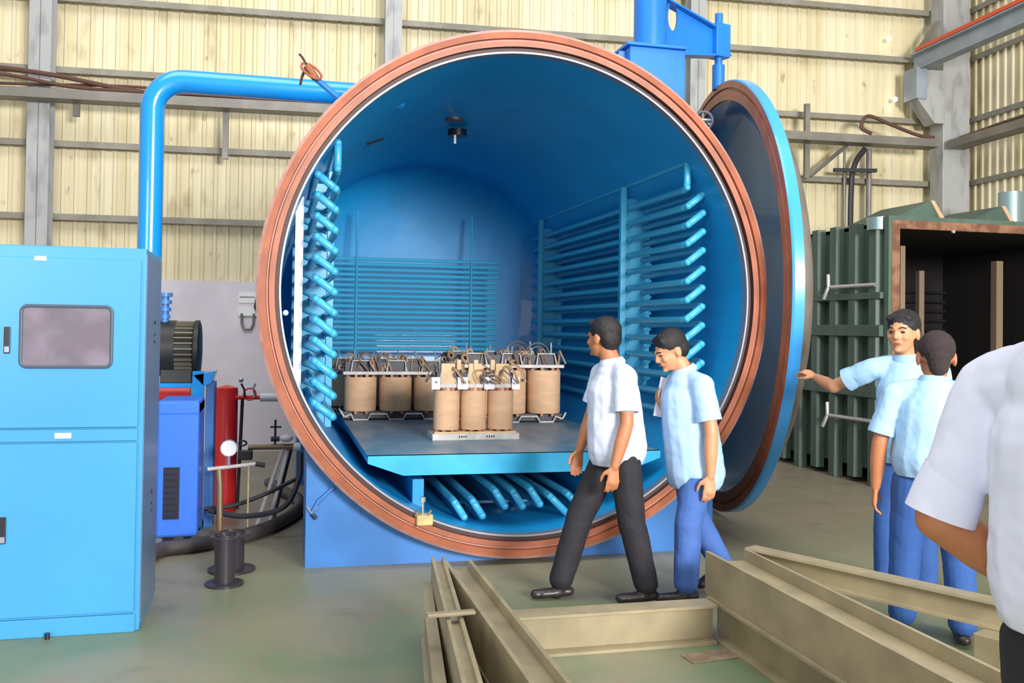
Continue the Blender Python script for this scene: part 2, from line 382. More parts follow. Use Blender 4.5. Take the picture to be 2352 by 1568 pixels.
# crane rail
t = thing('crane_rail', B(cs-.55, .5, 5.2), 'grey overhead crane rail with orange-red conductor strip on a column bracket', 'crane rail')
rz = 5.30
def CR(q, s, z): return B(cs-.62+s, .25+q, z)
m = MB()
prof = [(0, 0), (.16, 0), (.16, .02), (.09, .03), (.09, .22), (.16, .23), (.16, .25), (0, .25), (0, .23), (.07, .22), (.07, .03), (0, .02)]
m.prism([CR(0, s, rz+z) for s, z in prof], -by*9.5); m.build('rail_beam', M_railgrey, t, smooth=False)
MB().prism([CR(.1, s, rz+z) for s, z in ((.02, .27), (.06, .27), (.06, .32), (.02, .32))], -by*9.3).build('conductor_strip', M_redrail, t, smooth=False)
MB().prism([B(cs-.62, .2, rz+.0), B(cs-.2, .2, rz), B(cs-.2, .2, rz-.75), B(cs-.35, .2, rz-.75), B(cs-.62, .2, rz-.42)], -by*.25).build('bracket', M_col, t, smooth=False, bevel=.008)
MB().prism([B(cs-.66, .18, rz-.42), B(cs-.5, .18, rz-.42), B(cs-.5, .18, rz+.02), B(cs-.66, .18, rz+.02)], -by*.3).build('end_plate', M_railgrey, t, smooth=False)
MB().prism([B(cs-.6, .3, rz+.25), B(cs-.46, .3, rz+.25), B(cs-.2, .3, rz+.75), B(cs-.24, .3, rz+.75)], -by*.02).build('stay', M_tray, t, smooth=False)

# ------------------------------------------------------------------ control cabinet
X0, X1, YF, YB, ZT = -1.46, -.675, 5.19, 5.84, 1.985
t = thing('control_cabinet', ((X0+X1)/2, (YF+YB)/2, 0), 'tall light blue two-door control cabinet with a grey viewing window', 'cabinet')
m = MB(); m.box((X0, YF+.02, .0), (X1, YB, ZT)); body = m.build('body', [M_cab], t, smooth=False, bevel=.006)
m = MB(); m.box((X1-.004, YF+.03, .04), (X1+.004, YB-.01, ZT-.03)); m.build('side_panel', M_cab2, t, smooth=False)['label'] = 'blue side panel coloured with its greyish reflections'
def zc(v, u=160): return at(u, v, YF).z
def xc(u, v=800): return at(u, v, YF).x
ud = MB().box((X0+.01, YF-.004, zc(982)), (X1-.025, YF+.03, zc(592))).build('upper_door', M_cab, t, smooth=False, bevel=.004)
ld = MB().box((X0+.01, YF-.004, zc(1412)), (X1-.025, YF+.03, zc(1018))).build('lower_door', M_cab, t, smooth=False, bevel=.004)
mp_ = MB().box((X0+.01, YF+.0, zc(1014)), (X1-.025, YF+.03, zc(986))).build('middle_panel', M_cab, t, smooth=False, bevel=.003)
MB().box((X0, YF-.0, .0), (X1-.02, YF+.03, zc(1418))).build('plinth', M_cab, t, smooth=False, bevel=.004)
MB().box((xc(130), YF-.004, zc(1006)), (xc(168), YF, zc(994))).build('nameplate', M_white, mp_, smooth=False)
MB().box((xc(75), YF-.008, zc(600)), (xc(103), YF-.003, zc(590))).build('nameplate', M_white, ud, smooth=False)
# viewing window: rounded frame and glass
def rrect(x0, x1, z0, z1, r, y, n=6):
    pts = []
    for cx_, cz_, a0 in ((x1-r, z1-r, 0), (x0+r, z1-r, 90), (x0+r, z0+r, 180), (x1-r, z0+r, 270)):
        for k in range(n+1):
            a = math.radians(a0+90*k/n); pts.append(Vector((cx_+r*math.cos(a), y, cz_+r*math.sin(a))))
    return pts
wx0, wx1, wz0, wz1 = xc(44), xc(260), zc(846), zc(700)
m = MB(); m.tube(rrect(wx0+.008, wx1-.008, wz0+.008, wz1-.008, .03, YF-.006), .009, 8, closed=True); wf = m.build('window_frame', M_wframe, ud)
m = MB(); m.prism(rrect(wx0+.006, wx1-.006, wz0+.006, wz1-.006, .03, YF-.007), (0, .005, 0)); m.build('window_glass', M_glassgrey, wf, smooth=False)
for d, v0, v1 in ((ud, 752, 812), (ld, 1182, 1242)):
    h = MB().box((xc(10), YF-.016, zc(v1)), (xc(24), YF-.004, zc(v0))).build('handle', M_dark, d, smooth=False, bevel=.003)
    MB().box((xc(11.5), YF-.020, zc(v1-2)), (xc(22.5), YF-.014, zc(v1-16))).build('lock', M_steel, h, smooth=False, bevel=.002)
for v0 in (752, 1122):
    for k, dz in enumerate((0, 26, 42)):
        p = at(347, v0+dz, 0.1); zz = 1.6-(v0+dz-752)/F*5.45
        MB().cyl((X1+.002, 5.56, zz), (X1+.009, 5.56, zz), .011 if k == 0 else .007, 10).build('side_latch', M_dark, t)
MB().cyl((xc(112, 1460), YF-.03, 0), (xc(112, 1460), YF-.03, .03), .012, 10).build('foot_bolt', M_dark, t)

# ------------------------------------------------------------------ blue pipe
PY = 7.15; PR = .083
pv = at(345, 500, PY); hx0 = pv.x
zt0 = at(420, 187, PY).z
pts = [Vector((hx0, PY, 0.05)), Vector((hx0, PY, zt0-.22))]
for k in range(1, 10):
    a = PI/2*k/9; pts.append(Vector((hx0+.22-.22*math.cos(a), PY, zt0-.22+.22*math.sin(a))))
pts += [Vector((.90, PY, zt0))]
m = MB(); m.tube(pts, PR, 24)
tp = thing('vacuum_pipe', (hx0, PY, 0), 'bright blue pipe rising behind the cabinet and bending right to the vessel', 'pipe')
m.build('pipe_run', M_pipe, tp, ang=50)
m = MB(); m.cyl((hx0, PY, 0), (hx0, PY, .03), .14, 24); m.build('flange', M_pipe, tp)

# ------------------------------------------------------------------ pressure vessel
CX, CZ, Y0, RO, RI = 1.655, 1.835, 6.15, 1.80, 1.645
YE = 10.95
vs = thing('vacuum_vessel', (CX, 8.5, 0), 'huge open blue cylindrical vacuum vessel with a brown sealing ring', 'vacuum vessel')
ax = (0, 1, 0); org = (CX, 0, CZ)
m = MB(); m.lathe([(RI, Y0+.07), (RI, 7.5), (RI, 9), (RI, YE)]+[(RI*math.cos(a)*1.0, YE+.42*math.sin(a)) for a in [PI/2*k/10 for k in range(1, 10)]]+[(.02, YE+.42)], org, ax, 128)
m.build('inner_lining', M_tank, vs, ang=60)
m = MB(); m.lathe([(RI+.03, Y0+.1), (RI+.03, YE)]+[((RI+.03)*math.cos(a), YE+.46*math.sin(a)) for a in [PI/2*k/10 for k in range(1, 10)]]+[(.02, YE+.46)], org, ax, 96)
m.build('shell', M_tankout, vs, ang=60)
# ring
m = MB()
m.lathe([(RO-.02, Y0), (RO, Y0+.015), (RO, Y0+.14), (RI+.03, Y0+.14)], org, ax, 160); m.m = 1
m.lathe([(RO-.02, Y0), (RO-.062, Y0-.004), (RO-.066, Y0+.02), (RO-.078, Y0+.022), (RO-.082, Y0), (RO-.118, Y0)], org, ax, 160)
ring = m.build('sealing_ring', [M_ring2, M_ring], vs, ang=30)
m = MB(); m.lathe([(RO-.118, Y0), (RO-.120, Y0+.04), (RI+.012, Y0+.04)], org, ax, 160); m.build('seal_groove', M_ringd, ring, ang=30)
m = MB(); m.lathe([(RI+.012, Y0+.04), (RI+.010, Y0+.03), (RI-.002, Y0+.03), (RI-.002, Y0+.10)], org, ax, 160); m.build('inner_lip', M_steel, ring, ang=30)
# base
def cradle(y0, y1, x0=.197, x1=3.10):
    pts = [Vector((x0, y0, 0)), Vector((x1, y0, 0))]; rr = RI+.03
    ang1 = math.acos(min(1, (x1-CX)/rr)); 
    for k in range(25):
        a = -ang1 - (PI-2*ang1)*k/24
        pts.append(Vector((CX+rr*math.cos(a), y0, CZ+rr*math.sin(a))))
    return pts, y1-y0
m = MB(); pts, dy = cradle(6.317, 6.36)
# split the concave outline into vertical strips
def strips(mb, x0, x1, y0, y1, n=28):
    rr = RI+.035
    for i in range(n):
        a, b = x0+(x1-x0)*i/n, x0+(x1-x0)*(i+1)/n
        za, zb = [max(.08, CZ-math.sqrt(max(0, rr*rr-(q-CX)**2))) for q in (a, b)]
        mb.add([(a, y0, 0), (b, y0, 0), (b, y0, zb), (a, y0, za), (a, y1, 0), (b, y1, 0), (b, y1, zb), (a, y1, za)], [(0, 1, 2, 3), (7, 6, 5, 4), (3, 2, 6, 7), (0, 4, 5, 1)])
    mb.add([(x0, y0, 0), (x0, y1, 0), (x0, y1, CZ-math.sqrt(rr*rr-(x0-CX)**2)), (x0, y0, CZ-math.sqrt(rr*rr-(x0-CX)**2))], [(0, 1, 2, 3)])
    mb.add([(x1, y0, 0), (x1, y1, 0), (x1, y1, CZ-math.sqrt(rr*rr-(x1-CX)**2)), (x1, y0, CZ-math.sqrt(rr*rr-(x1-CX)**2))], [(0, 1, 2, 3)])
for y0_, y1_ in ((6.317, 6.9), (9.6, 10.2)):
    m = MB(); strips(m, .197, 3.11, y0_, y1_); m.build('saddle_base', M_base, vs, smooth=False)
# clamp lever on the base front
p = at(716, 1180, 6.30)
cl = MB().tube([p+Vector((-.03, 0, .05)), p, p+Vector((.035, 0, .045))], .009, 8).build('clamp_lever', M_bolt, vs)
MB().tube([p+Vector((0, 0, .0)), p+Vector((.04, 0, .08)), p+Vector((.14, 0, .17))], .012, 8).build('lever_arm', M_base, cl)
MB().tube([p, p+Vector((.03, -.01, -.03))], .012, 8).build('grip', M_dark, cl)
# heating tube racks ------------------------------------------------
TR = .027
def tube_pair(name, a, b, y0=6.5, y1=10.85):
    """two long tubes joined by a straight header at the front; a, b are (x, z)"""
    m = MB(); A0 = Vector((a[0], y0, a[1])); B0 = Vector((b[0], y0, b[1])); d = (B0-A0).normalized()
    e = Vector((0, .05, 0))
    m.tube([A0+Vector((0, y1-y0, 0)), A0+e, A0+e*.2+d*.012, A0+d*.05, B0-d*.05, B0+e*.2-d*.012, B0+e, B0+Vector((0, y1-y0, 0))], TR, 12)
    m.ball(A0+d*.012, TR*1.02, u=10, v=8); m.ball(B0-d*.012, TR*1.02, u=10, v=8)
    return m.build(name, M_tube, vs, ang=60)
XL1, XL2 = .375, .235; XR1, XR2 = 2*CX-.375+.03, 2*CX-.235+.03
zi0 = 2.525
for X1_, X2_ in ((XL1, XL2), (XR1, XR2)):
    tube_pair('heating_tube', (X1_-(.0), 2.86), (X1_, 2.66))
    for k in range(13):
        z = zi0-.1415*k
        if k == 12 : continue
        tube_pair('heating_tube', (X1_, z), (X2_, z+.108))
# comb plates holding the racks
def comb(xa, xb, y, z0, z1, sgn):
    m = MB(); m.box((min(xa, xb), y, z0), (max(xa, xb), y+.012, z1))
    for k in range(14):
        z = zi0+.05-.1415*k
        m.tube([(xa, y-.03, z-.09), (xb, y-.03, z+.02)], .012, 6)
    xi = xa-.05*sgn
    m.box((min(xi, xa), y-.02, z0), (max(xi, xa), y+.03, z1+.1))
    return m.build('rack_support', M_tube, vs, smooth=False)
for y in (7.7, 10.35):
    comb(XR1-.03, XR2+.06, y, .78, 2.74, 1); comb(XL1+.0, XL2-.10, y, .78, 2.74, -1)
m = MB(); m.box((.105, 6.75, .86), (.16, 6.78, 2.5)); m.build('perforated_strip', M_white, vs, smooth=False)  # white colour stands in for the overexposed highlight on the rack plate
# back tube bank
for k in range(18):
    z = 2.365-.0605*k
    m = MB(); m.cyl((.52, 10.86, z), (2.52, 10.86, z), .021, 10); m.build('rear_heating_tube', M_tube, vs)
for x in (.86, 2.20):
    MB().cyl((x, 10.83, 1.2), (x, 10.83, 2.92), .013, 8).build('riser', M_tube, vs)
# bottom tubes
for k, (u, v) in enumerate(((1068, 1190), (1110, 1187), (1162, 1165), (1202, 1165), (1242, 1160), (1310, 1186), (1352, 1182))):
    p = at(u, v, 6.5); L = (26, 40) if k not in (5, 6) else (50, 50)
    q = at(u-L[0], v-L[1], 6.5)
    tube_pair('floor_heating_tube', (p.x, p.z), (q.x, q.z), 6.5, 10.6)
for y in (7.2, 9.5):
    MB().box((1.0, y, .22), (2.35, y+.04, .24)).build('tube_bearer', M_tube, vs, smooth=False)
# carriage rails carrying the platform, and their cross beams
for x in (.98, 2.30):
    MB().box((x-.04, 6.6, .26), (x+.04, 10.8, .52)).build('carriage_rail', M_tank, vs, smooth=False)
# fittings inside
p = at(1050, 318, 8.6); 
MB().cyl(Vector((p.x, 8.6, p.z+.02)), Vector((p.x, 8.6, p.z+.08)), .09, 16).build('inspection_port', M_dark, vs)
MB().cyl(Vector((p.x-.03, 8.55, p.z-.06)), Vector((p.x-.03, 8.55, p.z+.06)), .012, 8).build('sensor_probe', M_white, vs)
p = at(1043, 278, 7.9); MB().lathe([(.08, 0), (.08, .02)], (p.x, 7.9, p.z), (0, 0, 1), 16, capends=True).build('inspection_port', M_ringd, vs)
p = at(862, 325, 8.2); MB().tube([p+Vector((-.07, 0, -.03)), p, p+Vector((.07, 0, .025))], .012, 6).build('hook_bar', M_dark, vs)
p = at(649, 718, 6.6); MB().ball(p+Vector((.02, 0, 0)), .02, u=10, v=8).build('sensor_probe', M_white, vs)
# valve on the ring
t0 = at(775, 222, 6.25); t1 = at(725, 180, 6.2); t2 = at(705, 150, 6.2)
vv = MB().tube([t0, t1], .02, 10).build('vent_valve', M_tankout, vs)
MB().tube([t1, t2], .026, 10).build('valve_body', M_ring, vv)
m = MB(); c = (t1+t2)/2+Vector((0, -.02, 0)); m.tube([c+Vector((.065*math.cos(a), .03*math.sin(a), .045*math.sin(a)-.03*math.cos(a))) for a in [2*PI*k/16 for k in range(16)]], .009, 6, closed=True); m.build('hand_wheel', M_ring, vv)
MB().tube([t2, t2+Vector((-.03, 0, .05)), t2+Vector((-.05, 0, .07))], .008, 6).build('lever', M_ringd, vv)
MB().tube([t2+Vector((-.01, 0, -.02)), t2+Vector((-.03, 0, -.08)), t2+Vector((-.04, 0, -.13))], .01, 6).build('lever', M_ringd, vv)
# mast on the shell
my = 7.2
a, b_ = at(1447, 104, my), at(1575, 104, my)
tm = a.z
MB().prism([(a.x, my, CZ+math.sqrt((RI+.035)**2-(a.x-CX)**2)), *[(a.x+(b_.x-a.x)*k_/8, my, CZ+math.sqrt((RI+.035)**2-(a.x+(b_.x-a.x)*k_/8-CX)**2)) for k_ in range(1, 8)], (b_.x, my, CZ+math.sqrt((RI+.035)**2-(b_.x-CX)**2)), (b_.x, my, tm), (a.x, my, tm)], (0, .45, 0)).build('mast_box', M_tankout, vs, smooth=False, bevel=.01)
MB().box((a.x-.03, my-.03, tm), (b_.x+.0, my+.5, tm+.025)).build('mast_cap_plate', M_tankout, vs, smooth=False, bevel=.004)
MB().prism([(a.x-.32, my+.1, CZ+math.sqrt((RI+.035)**2-(a.x-.32-CX)**2)), (a.x, my+.1, CZ+math.sqrt((RI+.035)**2-(a.x-CX)**2)), (a.x, my+.1, tm-.02), (a.x-.05, my+.1, tm-.02)], (0, .02, 0)).build('gusset', M_base, vs, smooth=False)

# ------------------------------------------------------------------ vessel door on its davit
DR = 1.86; dc = Vector((3.735, 7.62, 1.90)); dn = Vector((-.986, .166, 0)).normalized()   # inward face normal
dd = thing('vessel_door', (dc.x, dc.y, 0), 'large round dished vessel door hanging open from a blue davit arm', 'vessel door')
back = -dn
m = MB(); m.lathe([(DR-.16, .02), (DR-.19, .05), (DR-.23, .10)]+[((DR-.23)*math.cos(a), .10+.30*math.sin(a)) for a in [PI/2*k/12 for k in range(1, 12)]]+[(.01, .40)], dc, back, 128); m.build('inner_dish', M_doorin, dd, ang=60)
m = MB(); m.lathe([(DR, .005), (DR-.055, 0), (DR-.06, .015), (DR-.075, .015), (DR-.08, 0), (DR-.16, 0), (DR-.16, .02)], dc, back, 160); m.build('sealing_face', M_ring, dd, ang=30)
m = MB(); m.lathe([(DR, .005), (DR+.01, .02), (DR+.01, .09), (DR-.02, .10), (DR-.10, .10)], dc, back, 160); m.build('rim', M_rimblue, dd, ang=30)
m = MB(); m.lathe([(DR-.10, .10)]+[((DR-.10)*math.cos(a), .10+.38*math.sin(a)) for a in [PI/2*k/12 for k in range(1, 12)]]+[(.01, .48)], dc, back, 96); m.build('outer_dome', M_rubber, dd, ang=60)
# viewing port with handwheel near the top
e1 = Vector((dn.y, -dn.x, 0)); e1 = e1 if e1.y < 0 else -e1    # in-plane, towards the camera
hp = dc + e1*(-.02) + Vector((0, 0, 1.56)) + dn*.10
wx_ = Vector((.86, -.5, 0))
hw = MB(); hw.tube([hp+(wx_*math.cos(a)+Vector((0, 0, 1))*math.sin(a))*.085 for a in [2*PI*k/24 for k in range(24)]], .015, 8, closed=True)
hwo = hw.build('handwheel', M_steel, dd)
m = MB(); m.cyl(hp-dn*.09, hp+dn*.03, .03, 12)
for k in range(3):
    a = PI/2+2*PI*k/3; m.tube([hp, hp+(wx_*math.cos(a)+Vector((0, 0, 1))*math.sin(a))*.08], .009, 6)
m.build('spokes', M_bolt, hwo)
MB().tube([hp-dn*.05, hp-e1*.24-Vector((0, 0, .10))-dn*.05, hp-e1*.42-Vector((0, 0, .2))-dn*.06], .022, 8).build('port_pipe', M_rimblue, dd)
lb = dc+Vector((0, 0, -1.66))+e1*(-.05)+dn*.04
MB().tube([lb+Vector((-.04, 0, .05)), lb, lb+Vector((.05, 0, .03))], .014, 8).build('lower_clamp', M_bolt, dd)
# davit
pc = Vector(((at(1460, 50, my+.2).x+at(1530, 50, my+.2).x)/2, my+.22, 0))
prad = (at(1530, 50, my+.2).x-at(1460, 50, my+.2).x)/2
MB().cyl((pc.x, pc.y, tm+.025), (pc.x, pc.y, 5.6), prad, 32).build('davit_post', M_tankout, dd)
tip = Vector((dc.x+.03, dc.y, 0)); ad = (tip-pc); ad.z = 0; al = ad.length; ad.normalize(); an = Vector((-ad.y, ad.x, 0))
zb = tm+.03; zt = at(1530, 5, my+.3).z; zt2_ = zb+.10; ze = zb+.27
def ap(q, z, w=0): return pc+ad*q+an*w+Vector((0, 0, z))
# web with oval hole
hole = [(prad+.10+.0+.055*math.cos(a), zb+.34+.125*math.sin(a)) for a in [2*PI*k/16 for k in range(16)]]
m = MB(); outer = []
def edge(a):   # intersect a ray from hole centre with the gusset outline
    cx_, cz_ = prad+.10, zb+.34; dx, dz = math.cos(a), math.sin(a); best = 9
    poly = [(prad-.03, zb), (al+.05, zt2_), (al+.05, ze), (prad-.03, zt)]
    for i in range(4):
        (x1, z1), (x2, z2) = poly[i], poly[(i+1) % 4]; den = dx*(z2-z1)-dz*(x2-x1)
        if abs(den) < 1e-9: continue
        tt = ((x1-cx_)*(z2-z1)-(z1-cz_)*(x2-x1))/den; uu = ((x1-cx_)*dz-(z1-cz_)*dx)/den
        if tt > 0 and -1e-6 <= uu <= 1+1e-6: best = min(best, tt)
    return cx_+dx*best, cz_+dz*best
N = 64
cs_ = [math.atan2(z-(zb+.34), x-(prad+.10)) % (2*PI) for x, z in ((prad-.03, zb), (al+.05, zt2_), (al+.05, ze), (prad-.03, zt))]
angs = sorted(set([2*PI*k/N for k in range(N)]+cs_)); N = len(angs); vsx = []
for w in (-.008, .008):
    for a in angs:
        vsx.append(ap(prad+.10+.05*math.cos(a), zb+.34+.12*math.sin(a), w)); x, z = edge(a); vsx.append(ap(x, z, w))
fs = []
for s_ in (0, 1):
    for k in range(N):
        j = (k+1) % N; o_ = s_*2*N; fs.append((o_+2*k, o_+2*k+1, o_+2*j+1, o_+2*j))
for k in range(N):
    j = (k+1) % N; fs.append((2*k, 2*j, 2*N+2*j, 2*N+2*k))
m.add(vsx, fs); arm = m.build('davit_arm', M_tankout, dd, smooth=False)
m = MB(); m.prism([ap(prad-.03, zt, -.06), ap(prad-.03, zt, .06), ap(prad-.03, zt+.016, .06), ap(prad-.03, zt+.016, -.06)], ap(al+.08, ze)-ap(prad-.03, zt))
m.prism([ap(prad-.03, zb-.016, -.06), ap(prad-.03, zb-.016, .06), ap(prad-.03, zb, .06), ap(prad-.03, zb, -.06)], ap(al+.1, zt2_)-ap(prad-.03, zb)); m.build('flange', M_tankout, arm, smooth=False)
m = MB(); m.prism([ap(al-.08, zt2_-.04, -.07), ap(al+.08, zt2_-.04, -.07), ap(al+.08, zt2_-.04, .07), ap(al-.08, zt2_-.04, .07)], (0, 0, .30)); m.build('hinge_block', M_tankout, arm, smooth=False, bevel=.01)
m = MB(); m.cyl(ap(al, zb-.07), ap(al, zb+.46), .035, 16); m.cyl(ap(al, zb-.07), ap(al, dc.z+DR+.16), .035, 16); m.cyl(ap(al, dc.z+DR+.20), ap(al, dc.z+DR-.02), .055, 16); m.build('hanger_rod', M_tankout, dd)

# ------------------------------------------------------------------ loading platform
PZ = .721; PYF = 6.36
pl = thing('loading_platform', (CX, 8.4, .52), 'blue loading platform with a scuffed grey deck inside the vessel', 'platform')
x0, x1 = .60, 2.71
m = MB(); m.box((x0, PYF, PZ-.012), (x1, 10.4, PZ)); m.build('deck', M_deck, pl, smooth=False)
m = MB(); m.prism([(x0, PYF-.008, PZ-.0), (x1, PYF-.008, PZ), (x1, PYF-.008, PZ-.05), (x1-.24, PYF-.008, PZ-.135), (x0+.24, PYF-.008, PZ-.135), (x0, PYF-.008, PZ-.05)], (0, .05, 0)); m.build('front_skirt', M_plat, pl, smooth=False)
for x in (x0, x1-.02):
    MB().box((x, PYF+.04, PZ-.05), (x+.02, 10.4, PZ-.012)).build('side_skirt', M_plat, pl, smooth=False)
for x in (.98, 2.30):
    MB().box((x-.05, PYF+.06, PZ-.14), (x+.05, 10.4, PZ-.012)).build('runner', M_plat, pl, smooth=False)
    for y in (6.9, 8.5, 10.1):
        MB().cyl((x-.03, y, .58), (x+.03, y, .58), .06, 16).build('wheel', M_core, pl)

# ------------------------------------------------------------------ transformers
def transformer(loc, rz, r, h, pitch, label, front=False, wires=True, seed=1, group=None):
    rnd = random.Random(seed)
    t = thing('transformer', loc, label, 'transformer', rz, group)
    z0 = .085 if not front else .075
    # base
    if front:
        MB().box((-1.5*pitch-.02, -r-.03, 0), (1.5*pitch+.02, r+.03, .05)).build('base_plate', M_clamp, t, smooth=False, bevel=.004, local=True)
        MB().box((-1.5*pitch, -r, .05), (1.5*pitch, r, .062)).build('kraft_sheet', M_kraft2, t, smooth=False, local=True)
    else:
        for y in (-r*.75, r*.75-.02):
            pts = []
            n_ = 3
            w = 1.5*pitch+.02
            prof = [(-w, z0), (-w+.03, .03), (-w+.05, .03)]
            for i in range(3):
                c_ = (i-1)*pitch
                prof += [(c_-.09, .05), (c_-.065, .0), (c_+.065, .0), (c_+.09, .05)]
            prof += [(w-.05, .03), (w-.03, .03), (w, z0)]
            m = MB(); m.tube([(x, y, z+.008) for x, z in prof], .009, 6); m.build('bottom_clamp', M_clamp, t, local=True)
        MB().box((-1.5*pitch, -.07, .012), (1.5*pitch, .07, z0-.004)).build('lower_yoke', M_core, t, smooth=False, bevel=.003, local=True)
    # core limbs and upper yoke
    m = MB()
    for i in (-1, 0, 1): m.cyl((i*pitch, 0, z0-.02), (i*pitch, 0, z0+h+.06), r*.42, 16)
    m.box((-1.5*pitch+.02, -.06, z0+h+.05), (1.5*pitch-.02, .06, z0+h+.14)); m.build('core', M_core, t, smooth=True, local=True)
    for i in (-1, 0, 1):
        m = MB(); m.lathe([(r*.5, z0), (r*.97, z0), (r, z0+.01), (r, z0+h-.01), (r*.97, z0+h), (r*.5, z0+h)], (i*pitch, 0, 0), (0, 0, 1), 40)
        c = m.build('coil', M_kraft, t, ang=40, local=True)
        for k in range(4):
            a = -PI+.35+k*.82; bx_, by_ = i*pitch+r*.82*math.cos(a), r*.82*math.sin(a)
            for zz0 in (z0-.024, z0+h-.001): MB().box((bx_-.014, by_-.014, zz0), (bx_+.014, by_+.014, zz0+.024)).build('spacer_block', M_ring, c, smooth=False, local=True)
    zt = z0+h+.022
    if front:
        for i in (-1, 0, 1):
            m = MB(); m.box((i*pitch-.055, -r*.62, zt-.03), (i*pitch+.055, -r*.3, zt+.19)); m.build('paper_sleeve', M_kraft2, t, smooth=False, bevel=.006, local=True)
        for i in range(4):
            x = (i-1.5)*pitch*.98; w = .032 if i in (0, 3) else .042
            lab = MB().box((x-w, -r*.96, zt-.01), (x+w, -r*.93, zt+.085)).build('paper_label', M_paper, t, smooth=False, local=True)
            m = MB()
            if i == 0: m.tube([(x-.008, -r*.965, zt+.04), (x, -r*.965, zt+.052), (x+.008, -r*.965, zt+.038)], .004, 5)
            else:
                for j in range(3): 
                    xx = x-.018+.017*j; m.tube([(xx, -r*.965, zt+.03), (xx+.008, -r*.965, zt+.05), (xx+.010, -r*.965, zt+.03)], .0022, 5)
            m.build('marking', M_dark, lab, local=True)
        m = MB()
        for q in (-.14, .08):
            for j in range(4):
                xx = q+.018*j; m.box((xx, -r-.0315, .02), (xx+.010, -r-.030, .036))
        m.build('base_lettering', M_core, t, smooth=False, local=True)
    MB().box((-1.5*pitch, -r*.72, zt), (1.5*pitch, -r*.6, zt+.03)).build('top_clamp', M_clamp, t, smooth=False, bevel=.003, local=True)
    MB().box((-1.5*pitch, r*.6, zt), (1.5*pitch, r*.72, zt+.03)).build('top_clamp', M_clamp, t, smooth=False, bevel=.003, local=True)
    # upper framework and terminal rods
    hs = .13
    for i in (-1, 0, 1):
        m = MB()
        m.tube([(i*pitch-r*.62, -r*.66, zt+.03), (i*pitch-r*.5, -r*.5, zt+hs), (i*pitch+r*.5, -r*.5, zt+hs), (i*pitch+r*.62, -r*.66, zt+.03)], .008, 6)
        m.build('terminal_frame', M_clamp, t, local=True)
    for i in range(5):
        x = (i-2)*pitch*.6+rnd.uniform(-.02, .02); y = rnd.uniform(-r*.4, r*.4)
        m = MB(); m.cyl((x, y, zt+.03), (x+rnd.uniform(-.015, .015), y, zt+.17+rnd.uniform(0, .07)), .007, 6); m.build('terminal_stud', M_bolt, t, local=True)
    if front:
        for i in (-1, 0, 1):
            x = i*pitch*.62; m = MB(); m.box((x-.018, -.08, zt+.14), (x+.018, -.05, zt+.22)); m.build('insulator_block', M_kraft2, t, smooth=False, bevel=.005, local=True)
    for i in range(38):
        x = rnd.uniform(-1.45, 1.45)*pitch; y = rnd.uniform(-r*.6, r*.6); a = rnd.uniform(0, 2*PI); s = rnd.uniform(.04, .10); hh = rnd.uniform(.06, .17)
        pts = spline([(x, y, zt+.02), (x+s*.5*math.cos(a), y+s*.5*math.sin(a), zt+hh), (x+s*1.4*math.cos(a), y+s*math.sin(a), zt+hh*.9), (x+s*1.8*math.cos(a+.5), y+s*1.2*math.sin(a), zt+.04)], 4)
        m = MB(); m.tube(pts, rnd.choice((.006, .009, .012)), 5); m.build('lead_wire', M_wire if i % 3 else M_dwire, t, local=True)
    return t
tf = fl(1092, 1003, PZ)
transformer((1.511, 7.28, PZ), 0, .103, .305, .217, 'front transformer on a white base plate with white paper labels', front=True, seed=3)
ta = transformer((.80, 8.88, PZ), 0, .152, .315, .330, 'wide kraft-wrapped transformer at the left of the platform, behind the front one', seed=5)
ta.location.x = 1.085
tb = transformer((2.10, 8.50, PZ), 0, .158, .40, .335, 'tallest transformer, at the right of the platform with a looped lead on top', seed=9)
zt = PZ+.085+.40
m = MB()
c_ = Vector((2.42-.02, 8.6, zt+.13))
for rr in (.085, .12): m.tube([c_+Vector((rr*math.cos(a), 0, rr*math.sin(a)*1.0)) for a in [PI*k/12 for k in range(13)]], .008, 6)
m.build('looped_lead', M_dwire, tb)
copy_tree(ta, (.98, 9.50, PZ), .02, 'transformer second from the front in the left file, only its leads showing', 'transformers at the back of the platform')
copy_tree(tb, (2.10, 9.25, PZ), .03, 'transformer behind the tallest one, only its studs and leads showing', 'transformers at the back of the platform')

# wooden block below, inside the mouth
p = at(972, 1188, 6.15); 
t = thing('wooden_block', (p.x, 6.16, p.z-.05), 'small pale yellow block with a rod, on the lower left lip of the vessel', 'block')
MB().box((p.x-.05, 6.12, p.z-.05), (p.x+.06, 6.20, p.z+.02), rot=.1).build('block', M_wood, t, smooth=False, bevel=.008)
m = MB(); m.cyl((p.x+.0, 6.17, p.z), (p.x+.0, 6.17, p.z+.13), .008, 8); m.cyl((p.x, 6.17, p.z+.10), (p.x, 6.17, p.z+.13), .018, 8); m.build('rod', M_bolt, t)
MB().tube([(p.x-.04, 6.13, p.z+.05), (p.x-.02, 6.13, p.z+.015), (p.x+.03, 6.13, p.z+.015), (p.x+.05, 6.13, p.z+.05)], .008, 6).build('handle', M_brass, t)

